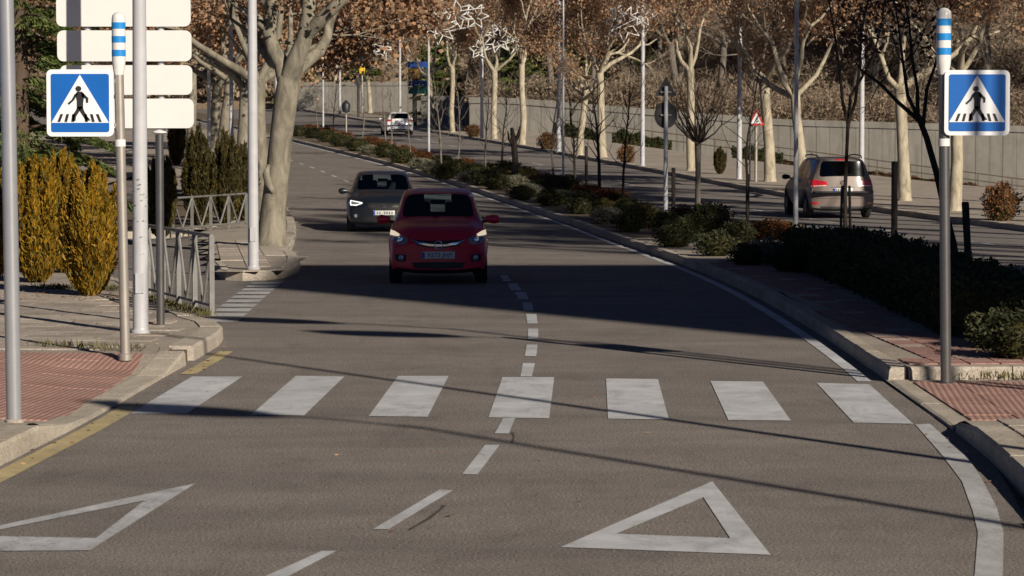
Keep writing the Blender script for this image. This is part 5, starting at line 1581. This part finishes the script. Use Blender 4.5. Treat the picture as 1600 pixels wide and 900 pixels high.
def make_car(spec):
    t = empty(spec['name'], spec['loc'], spec['rz'], spec['label'], 'car')
    st = spec['st']
    vs, fs, mi = car_shell(st, spec['bow_f'], spec['bow_r'], spec['wheels'], spec['wr'])
    C_, Hd, Rh, Rb = spec['cowl'], spec['header'], spec['rear_header'], spec['rear_base']   # station indices
    def region(i, s):
        if i == -1 or i == -2: return 0
        if s <= 1: return 1                                   # underside
        if C_ <= i < Hd and s >= 8: return 2                  # windscreen
        if Rh <= i < Rb and s >= 8: return 3                  # rear window
        if s in (5, 6) and Hd - 1 <= i < Rh and i not in spec['pillars']: return 4   # side windows
        return 0
    reg = [region(i, s) for i, s in mi]
    me = bpy.data.meshes.new('shell'); me.from_pydata(vs, [], fs)
    for k in range(5): me.materials.append(M['black'])
    me.polygons.foreach_set('material_index', reg)
    bm = bmesh.new(); bm.from_mesh(me); bmesh.ops.remove_doubles(bm, verts=bm.verts[:], dist=.0005); bmesh.ops.recalc_face_normals(bm, faces=bm.faces[:]); 
    cr = bm.edges.layers.float.get('crease_edge') or bm.edges.layers.float.new('crease_edge')
    for e in bm.edges:
        if len(e.link_faces) == 2 and e.link_faces[0].material_index != e.link_faces[1].material_index: e[cr] = .5
    bm.to_mesh(me); bm.free()
    ob = bpy.data.objects.new('shell', me); COL.objects.link(ob)
    md = ob.modifiers.new('s', 'SUBSURF'); md.levels = 2
    dg = bpy.context.evaluated_depsgraph_get(); dg.update()
    ev = bpy.data.meshes.new_from_object(ob.evaluated_get(dg))
    bpy.data.objects.remove(ob)
    V = [v.co.copy() for v in ev.vertices]; F = [(tuple(p.vertices), p.material_index) for p in ev.polygons]
    bvh = BVHTree.FromPolygons(V, [f for f, m in F])
    def part(nm, idx, mat, parent, side=0):
        us = {}; mb = MB(); fs2 = []
        for f, m in F:
            if m == idx and (side == 0 or sum(V[q].x for q in f) * side > 0):
                g = []
                for q in f:
                    if q not in us: us[q] = len(us)
                    g.append(us[q])
                fs2.append(tuple(g))
        vv = [None] * len(us)
        for q, k in us.items(): vv[k] = V[q]
        mb.add(vv, fs2, True)
        return mb.build(nm, mat, parent, 55)
    body = part('body', 0, M[spec['paint']], t)
    part('underside', 1, M['plastic'], t)
    part('windscreen', 2, M['glass'], t); part('rear_window', 3, M[spec.get('rear_glass', 'glass')], t); part('side_window', 4, M[spec.get('side_glass', 'glass_dark')], t, 1); part('side_window', 4, M[spec.get('side_glass', 'glass_dark')], t, -1)
    yf, yr = st[0][0], st[-1][0]; W = max(s[2] for s in st)
    # conformal patches on nose (+1) and tail (-1)
    def patch(nm, top, bot, mat, parent=t, end=1, off=.008, rows=5, mirror=False, sub=4, th=.02):
        out = []
        for sgn in ((1, -1) if mirror else (1,)):
            def dens(l):
                r = []
                for a, b in zip(l, l[1:]):
                    for q in range(sub): r.append((a[0] + (b[0] - a[0]) * q / sub, a[1] + (b[1] - a[1]) * q / sub))
                return r + [l[-1]]
            T, B = dens(top), dens(bot); n = len(T); vs = []; last = None
            for r in range(rows + 1):
                for k in range(n):
                    x = (T[k][0] + (B[k][0] - T[k][0]) * r / rows) * sgn; z = T[k][1] + (B[k][1] - T[k][1]) * r / rows
                    h = bvh.ray_cast(Vector((x, end * 4, z)), Vector((0, -end, 0)))
                    y = h[0].y if h[0] is not None else (last if last is not None else (yf if end > 0 else yr))
                    last = y
                    nrm = h[1] if h[0] is not None else Vector((0, end, 0))
                    if nrm.y * end < 0: nrm = -nrm
                    vs.append(Vector((x, y, z)) + nrm * off)
            fs = [(r * n + k, r * n + k + 1, (r + 1) * n + k + 1, (r + 1) * n + k) for r in range(rows) for k in range(n - 1)]
            # rim going back into the body
            rim = [k for k in range(n)] + [r * n + n - 1 for r in range(1, rows + 1)] + [rows * n + k for k in range(n - 2, -1, -1)] + [r * n for r in range(rows - 1, 0, -1)]
            b0 = len(vs)
            vs += [vs[q] - Vector((0, end * th, 0)) for q in rim]
            m = len(rim)
            fs += [(rim[k], rim[(k + 1) % m], b0 + (k + 1) % m, b0 + k) for k in range(m)]
            o = MB().add(vs, fs, True).build(nm, mat, parent, 35); fix_normals(o); out.append(o)
        return out if mirror else out[0]
    def surf(x, z, end=1):
        h = bvh.ray_cast(Vector((x, end * 4, z)), Vector((0, -end, 0)))
        return h[0].y if h[0] is not None else (yf if end > 0 else yr)
    # wheels
    wr, ww = spec['wr'], .19
    tm = MB().lathe((0, 0, 0), [(wr * .62, -ww / 2), (wr * .9, -ww / 2), (wr * .98, -ww * .38), (wr, -ww * .2), (wr, ww * .2), (wr * .98, ww * .38), (wr * .9, ww / 2), (wr * .62, ww / 2)], 26, 'X').mesh('tyre', 40); tm.materials.append(M['rubber'])
    rmb = MB().lathe((0, 0, 0), [(wr * .64, -ww * .46), (wr * .60, -ww * .3), (wr * .58, ww * .3), (wr * .64, ww * .46)], 26, 'X').lathe((0, 0, 0), [(.0, ww * .36), (.07, ww * .36), (.08, ww * .2)], 12, 'X').lathe((0, 0, 0), [(.0, -ww * .36), (.07, -ww * .36), (.08, -ww * .2)], 12, 'X')
    for sx in (-1, 1):
        for k in range(5):
            a = 2 * math.pi * k / 5
            rmb.tube([(sx * ww * .3, .04 * math.cos(a), .04 * math.sin(a)), (sx * ww * .34, wr * .6 * math.cos(a), wr * .6 * math.sin(a))], [.035, .028], 6)
    rm = rmb.mesh('rim', 40); rm.materials.append(M['rim'])
    for wy in spec['wheels']:
        for sx in (-1, 1):
            w = empty('wheel', (sx * (W - ww / 2 - .02), wy, wr - .005)); w.parent = t
            link('tyre', tm, w); link('rim', rm, w)
    # mirrors
    mz, my = spec['mirror']
    for sx in (-1, 1):
        xb = W - .06
        m = MB(); pts = []
        prof = [(-.0, .55), (.07, .85), (.14, 1.0), (.20, .8), (.225, .3)]
        vs = []
        for dx, k in prof:
            for a in range(10):
                q = 2 * math.pi * a / 10
                vs.append((sx * (xb + .03 + dx), my + .075 * k * math.cos(q), mz + .078 * k * math.sin(q)))
        fs = [(i * 10 + a, i * 10 + (a + 1) % 10, (i + 1) * 10 + (a + 1) % 10, (i + 1) * 10 + a) for i in range(4) for a in range(10)] + [tuple(range(40, 50)), tuple(range(10))[::-1]]
        m.add(vs, fs, True)
        o = m.build('mirror', M[spec.get('mirror_paint', spec['paint'])], t, 50); fix_normals(o)
        o2 = MB().tube([(sx * (xb - .07), my + .02, mz - .05), (sx * (xb + .06), my, mz - .03)], .022, 6).build('mirror_arm', M['plastic'], o)
    # cabin
    fl = st[C_][3] - .32
    it = MB()
    it.box((0, (st[Hd][0] + st[Rh][0]) / 2, fl), (W * 1.75, st[C_][0] - st[Rb][0] - .15, .04))
    it.bbox((0, st[C_][0] - .28, st[C_][3] - .06), (W * 1.7, .42, .16), .04)
    it.build('dashboard', M['interior'], t)
    for sy in spec['seats']:
        for sx in (-.36, .36):
            s = MB().bbox((sx, sy, fl + .30), (.48, .14, .62), .05).bbox((sx, sy, fl + .70), (.27, .09, .17), .035)
            s.tube([(sx - .06, sy, fl + .58), (sx - .06, sy, fl + .68)], .01, 5).tube([(sx + .06, sy, fl + .58), (sx + .06, sy, fl + .68)], .01, 5)
            s.build('seat', M['interior'], t)
    wc = Vector((.36, st[C_][0] - .55, st[C_][3] - .02))
    ring = [wc + Vector((.18 * math.cos(2 * math.pi * k / 18), -.06 * math.sin(2 * math.pi * k / 18), .17 * math.sin(2 * math.pi * k / 18))) for k in range(19)]
    MB().tube(ring, .016, 6).build('steering_wheel', M['interior'], t)
    MB().bbox((0, st[Hd][0] + .12, st[Hd][5] - .14), (.24, .03, .07), .012).build('rear_view_mirror', M['interior'], t)
    return t, patch, surf, V, bvh

def plate_of(t, patch, surf, z, end, text=None, w=.52, h=.11, x0=0):
    y = surf(x0, z, end) + end * .018
    p = MB().bbox((x0, y, z), (w, .012, h), .004).build('number_plate', M['plate'], t)
    MB().box((x0 + end * (w / 2 - .024), y + end * .0075, z), (.040, .003, h - .012)).build('country_strip', M['plate_blue'], p)
    if text:
        o = link('characters', text_mesh(text, .098), p, M['black'])
        o.location = (x0 - .02 * end, y + end * .008, z); o.rotation_euler = (math.pi / 2, 0, math.pi if end > 0 else 0); o.scale = (1.06, 1, 1)
    else:
        for k in range(7):
            if k == 4: continue
            MB().box((x0 - .19 + k * .058, y + end * .0075, z), (.030, .003, h * .55)).build('smudged_character', M['galv'], p)
    return p

# --- red five-door hatchback seen from the front
fr = H(682, 445, 45.6)
red_loc = Vector((fr.x - .02, 45.6 + 1.76, z0(47)))
S_red = dict(name='red_hatchback', label='small red hatchback driving towards the crossing, its front in shade', paint='car_red', loc=red_loc, rz=math.pi + R(1.6), bow_f=.26, bow_r=.16, wheels=(1.16, -1.22), wr=.295,
    st=[(1.84, .24, .70, .58, .66, .665, .56), (1.80, .19, .745, .66, .71, .73, .60), (1.66, .17, .775, .76, .74, .84, .62), (1.50, .17, .79, .84, .735, .905, .63), (1.34, .17, .797, .88, .73, .945, .63), (1.16, .17, .797, .90, .725, .97, .63), (.98, .17, .797, .925, .725, 1.0, .64),
        (.86, .17, .797, .945, .725, 1.02, .645), (.80, .17, .797, .95, .725, 1.045, .645), (.12, .17, .797, .965, .725, 1.405, .565), (0, .17, .797, .97, .725, 1.435, .56), (-.38, .17, .797, .975, .725, 1.475, .555), (-.46, .17, .797, .975, .725, 1.478, .555), (-.88, .17, .797, .98, .725, 1.475, .55), (-.96, .17, .797, .985, .725, 1.472, .55), (-1.22, .17, .797, 1.0, .72, 1.455, .54),
        (-1.45, .17, .79, 1.0, .71, 1.425, .52), (-1.52, .17, .785, 1.0, .70, 1.39, .51), (-1.72, .18, .765, .98, .68, 1.04, .56), (-1.80, .2, .74, .80, .69, .86, .60), (-1.84, .25, .70, .6, .66, .68, .58)],
    cowl=8, header=9, rear_header=17, rear_base=18, pillars=(11, 13, 15, 16), mirror=(1.0, .62), seats=(-.22, -.95), rear_glass='glass')
t, patch, surf, V_, bvh_ = make_car(S_red)
t.scale = (.965,) * 3
hl_ = patch('headlight', [(.475, .73), (.56, .765), (.66, .815), (.735, .845)], [(.475, .675), (.55, .635), (.66, .645), (.745, .72)], M['lens'], mirror=True)
for sx, o in zip((1, -1), hl_):
    MB().lathe((sx * .60, surf(sx * .60, .70) - .005, .70), [(.055, .0), (.052, .02), (.03, .028), (.0, .03)], 14, 'Y').build('reflector', M['chrome'], o)
for sgn in (1, -1):
    pts = [(.60 * sgn, .785), (.70 * sgn, .835), (.742 * sgn, .85)]; pb = [(.62 * sgn, .755), (.70 * sgn, .765), (.752 * sgn, .78)]
    patch('indicator', pts, pb, M['warm_lamp'], off=.016)
patch('upper_grille', [(-.40, .715), (-.2, .70), (0, .695), (.2, .70), (.40, .715)], [(-.33, .625), (-.17, .60), (0, .592), (.17, .60), (.33, .625)], M['plastic'], off=.006)
patch('chrome_bar', [(-.425, .712), (-.30, .675), (-.15, .652), (0, .645), (.15, .652), (.30, .675), (.425, .712)], [(-.42, .700), (-.30, .648), (-.15, .620), (0, .612), (.15, .620), (.30, .648), (.42, .700)], M['chrome'], off=.016)
ey = surf(0, .63) + .022
em = MB()
ring = [Vector((.062 * math.cos(2 * math.pi * k / 24), ey, .63 + .062 * math.sin(2 * math.pi * k / 24))) for k in range(25)]
em.tube(ring, .011, 7)
em.poly([(-.058, ey, .638), (.015, ey, .640), (-.003, ey, .622), (.058, ey, .622), (-.012, ey, .612), (.006, ey, .630)], .006, (0, 1, 0))
em.build('emblem', M['chrome'], t)
plate_of(t, patch, surf, .475, 1, '9272 JHP')
patch('lower_grille', [(-.42, .355), (-.2, .365), (0, .368), (.2, .365), (.42, .355)], [(-.38, .27), (-.2, .262), (0, .26), (.2, .262), (.38, .27)], M['plastic'], off=.005)
for sgn in (1, -1):
    fo = patch('fog_lamp_recess', [(.50 * sgn, .475), (.60 * sgn, .49), (.68 * sgn, .485)], [(.51 * sgn, .375), (.60 * sgn, .365), (.67 * sgn, .385)], M['plastic'], off=.006)
    MB().lathe((sgn * .585, surf(sgn * .585, .43) + .004, .43), [(.045, -.01), (.045, .012), (.02, .02), (.0, .022)], 14, 'Y').build('fog_lamp', M['lens'], fo)
MB().lathe((-.54, surf(-.54, 1.34) - .03, 1.345), [(.0, .0), (.05, .0), (.05, .006), (.0, .006)], 14, 'Y').build('sticker', M['sign_white'], t)
for x0, x1 in ((-.52, .02), (.0, .50)):
    MB().tube([(x0, surf(x0, 1.05) + .02, 1.055), (x1, surf(x1, 1.10) + .02, 1.035)], .008, 5).build('wiper', M['plastic'], t)

# --- dark hatchback behind it
dk = H(592, 360, 72.0)
S_dark = dict(S_red)
S_dark.update(name='dark_hatchback', label='black hatchback with white daytime running lamp following the red one', paint='car_dark', loc=Vector((dk.x, 72.0 + 2.05, z0(73))), rz=math.pi + R(3.5), wheels=(1.28, -1.28), wr=.315,
    st=[(y * 1.10, zb * .95, hw * 1.115, be * .96, hb * 1.115, zt * .965 if zt < 1.1 else zt * .975, ht * 1.09) for (y, zb, hw, be, hb, zt, ht) in S_red['st']], mirror=(.97, .72), seats=(-.25, -1.0))
t, patch, surf, V_, bvh_ = make_car(S_dark)
for sgn in (1, -1):
    ho = patch('headlight', [(.50 * sgn, .725), (.64 * sgn, .745), (.80 * sgn, .775)], [(.52 * sgn, .675), (.66 * sgn, .635), (.81 * sgn, .645)], M['lens'], off=.006)
    yq = lambda x, z: surf(x, z) + .012
    loop = [(.53, .712), (.66, .735), (.79, .758), (.80, .715), (.79, .655), (.66, .655), (.53, .700)]
    MB().tube([Vector((x * sgn, yq(x * sgn, z), z)) for x, z in loop + loop[:1]], .0145, 6).build('running_lamp', M['lit_lamp'], ho)
patch('grille', [(-.40, .70), (-.2, .705), (0, .706), (.2, .705), (.40, .70)], [(-.34, .56), (-.17, .54), (0, .535), (.17, .54), (.34, .56)], M['plastic'], off=.006)
ey = surf(0, .63) + .016
MB().tube([(.05, ey, .668), (-.035, ey, .668), (-.05, ey, .645), (.05, ey, .622), (.035, ey, .598), (-.05, ey, .598)], .011, 6).build('emblem', M['chrome'], t)
plate_of(t, patch, surf, .475, 1)
patch('lower_grille', [(-.5, .38), (0, .39), (.5, .38)], [(-.45, .27), (0, .26), (.45, .27)], M['plastic'], off=.005)
for sgn in (1, -1):
    fo = patch('fog_lamp_recess', [(.58 * sgn, .44), (.68 * sgn, .45), (.77 * sgn, .45)], [(.58 * sgn, .36), (.68 * sgn, .35), (.76 * sgn, .36)], M['plastic'], off=.006)
    MB().lathe((sgn * .67, surf(sgn * .67, .40) + .004, .40), [(.045, -.01), (.045, .012), (.0, .02)], 12, 'Y').build('fog_lamp', M['lens'], fo)

# --- brown people carrier seen from behind
mpv = H(1306, 342, 81.5)
def van_st():
    return [(2.20, .26, .78, .62, .74, .70, .62), (2.14, .2, .85, .74, .80, .82, .68), (1.95, .19, .88, .86, .83, .93, .70), (1.75, .19, .905, .92, .83, 1.0, .72), (1.57, .19, .912, .96, .83, 1.04, .72), (1.38, .19, .912, .99, .83, 1.07, .73), (1.2, .19, .912, 1.02, .83, 1.10, .735),
            (1.06, .19, .912, 1.04, .83, 1.13, .735), (1.0, .19, .912, 1.045, .83, 1.15, .735), (.2, .19, .912, 1.05, .83, 1.60, .65), (.05, .19, .912, 1.05, .83, 1.625, .645), (-.38, .19, .912, 1.06, .83, 1.655, .64), (-.46, .19, .912, 1.06, .83, 1.657, .64), (-1.05, .19, .912, 1.07, .83, 1.655, .635), (-1.14, .19, .912, 1.07, .83, 1.65, .635),
            (-1.40, .19, .912, 1.08, .83, 1.645, .63), (-1.66, .19, .905, 1.085, .825, 1.635, .625), (-1.93, .19, .90, 1.085, .81, 1.62, .615), (-2.0, .2, .895, 1.085, .81, 1.585, .615), (-2.10, .21, .885, 1.05, .80, 1.14, .70), (-2.16, .22, .88, .80, .84, .90, .76), (-2.20, .26, .86, .60, .83, .70, .76)]
S_van = dict(name='people_carrier', label='brown people carrier with roof rails seen from behind on the far carriageway', paint='car_brown', loc=Vector((mpv.x - .02, 81.5 + 2.15, z0(83))), rz=R(5.5), bow_f=.3, bow_r=.12, wheels=(1.38, -1.40), wr=.325, st=van_st(),
    cowl=8, header=9, rear_header=18, rear_base=19, pillars=(11, 13, 16, 17), mirror=(1.08, .86), mirror_paint='plastic', seats=(-.2, -1.05), rear_glass='glass_dark')
t, patch, surf, V_, bvh_ = make_car(S_van)
for sgn in (1, -1):
    tl = patch('tail_light', [(.44 * sgn, 1.0), (.6 * sgn, 1.03), (.76 * sgn, 1.05), (.845 * sgn, 1.05)], [(.42 * sgn, .885), (.6 * sgn, .87), (.76 * sgn, .86), (.865 * sgn, .86)], M['tail'], end=-1)
    patch('reflector_strip', [(.44 * sgn, .905), (.6 * sgn, .897), (.84 * sgn, .89)], [(.44 * sgn, .887), (.6 * sgn, .876), (.84 * sgn, .868)], M['lens_clear'], end=-1, off=.012, parent=tl)
    patch('bumper_reflector', [(.66 * sgn, .44), (.84 * sgn, .45)], [(.66 * sgn, .39), (.83 * sgn, .39)], M['tail'], end=-1)
    MB().tube([(sgn * .60, .05, 1.64), (sgn * .615, -.1, 1.70), (sgn * .61, -.9, 1.72), (sgn * .60, -1.6, 1.70), (sgn * .59, -1.8, 1.635)], [.016, .018, .018, .018, .014], 7).build('roof_rail', M['plastic'], t)
plate_of(t, patch, surf, .775, -1)
patch('brake_light', [(-.16, 1.60), (.16, 1.60)], [(-.15, 1.565), (.15, 1.565)], M['tail'], end=-1, off=.012)
patch('spoiler_edge', [(-.50, 1.565), (0, 1.57), (.50, 1.565)], [(-.50, 1.548), (0, 1.552), (.50, 1.548)], M['plastic'], end=-1, off=.02)
patch('handle_recess', [(-.33, .855), (.33, .855)], [(-.33, .842), (.33, .842)], M['plastic'], end=-1, off=.005)
patch('bumper_trim', [(-.62, .335), (0, .33), (.62, .335)], [(-.60, .27), (0, .265), (.60, .27)], M['plastic'], end=-1, off=.006)
patch('bumper_crease', [(-.72, .555), (0, .555), (.72, .555)], [(-.72, .545), (0, .545), (.72, .545)], M['plastic'], end=-1, off=.003)
ey = surf(0, .965, -1) - .012
em = MB(); ring = [Vector((.06 * math.cos(2 * math.pi * k / 20), ey, .965 + .06 * math.sin(2 * math.pi * k / 20))) for k in range(21)]
em.tube(ring, .009, 6).tube([(-.04, ey, 1.0), (-.018, ey, .93), (0, ey, .965), (.018, ey, .93), (.04, ey, 1.0)], .007, 5).build('emblem', M['chrome'], t)
MB().tube([(0, surf(0, 1.18, -1) - .02, 1.18), (.30, surf(.3, 1.22, -1) - .02, 1.21)], .009, 5).build('wiper', M['plastic'], t)

# --- white hatchback far up the road
wc_ = H(618, 208, 188)
S_w = dict(S_dark)
S_w.update(name='white_hatchback', label='white hatchback seen from behind far up the far carriageway', paint='car_white', loc=Vector((wc_.x, 190.1, z0(190))), rz=R(8.0), rear_glass='glass_dark')
t, patch, surf, V_, bvh_ = make_car(S_w)
for sgn in (1, -1):
    patch('tail_light', [(.50 * sgn, .93), (.7 * sgn, .97), (.80 * sgn, .96)], [(.50 * sgn, .85), (.7 * sgn, .83), (.81 * sgn, .83)], M['tail'], end=-1)
plate_of(t, patch, surf, .56, -1)
patch('bumper_trim', [(-.7, .36), (0, .36), (.7, .36)], [(-.68, .27), (0, .26), (.68, .27)], M['plastic'], end=-1, off=.006)
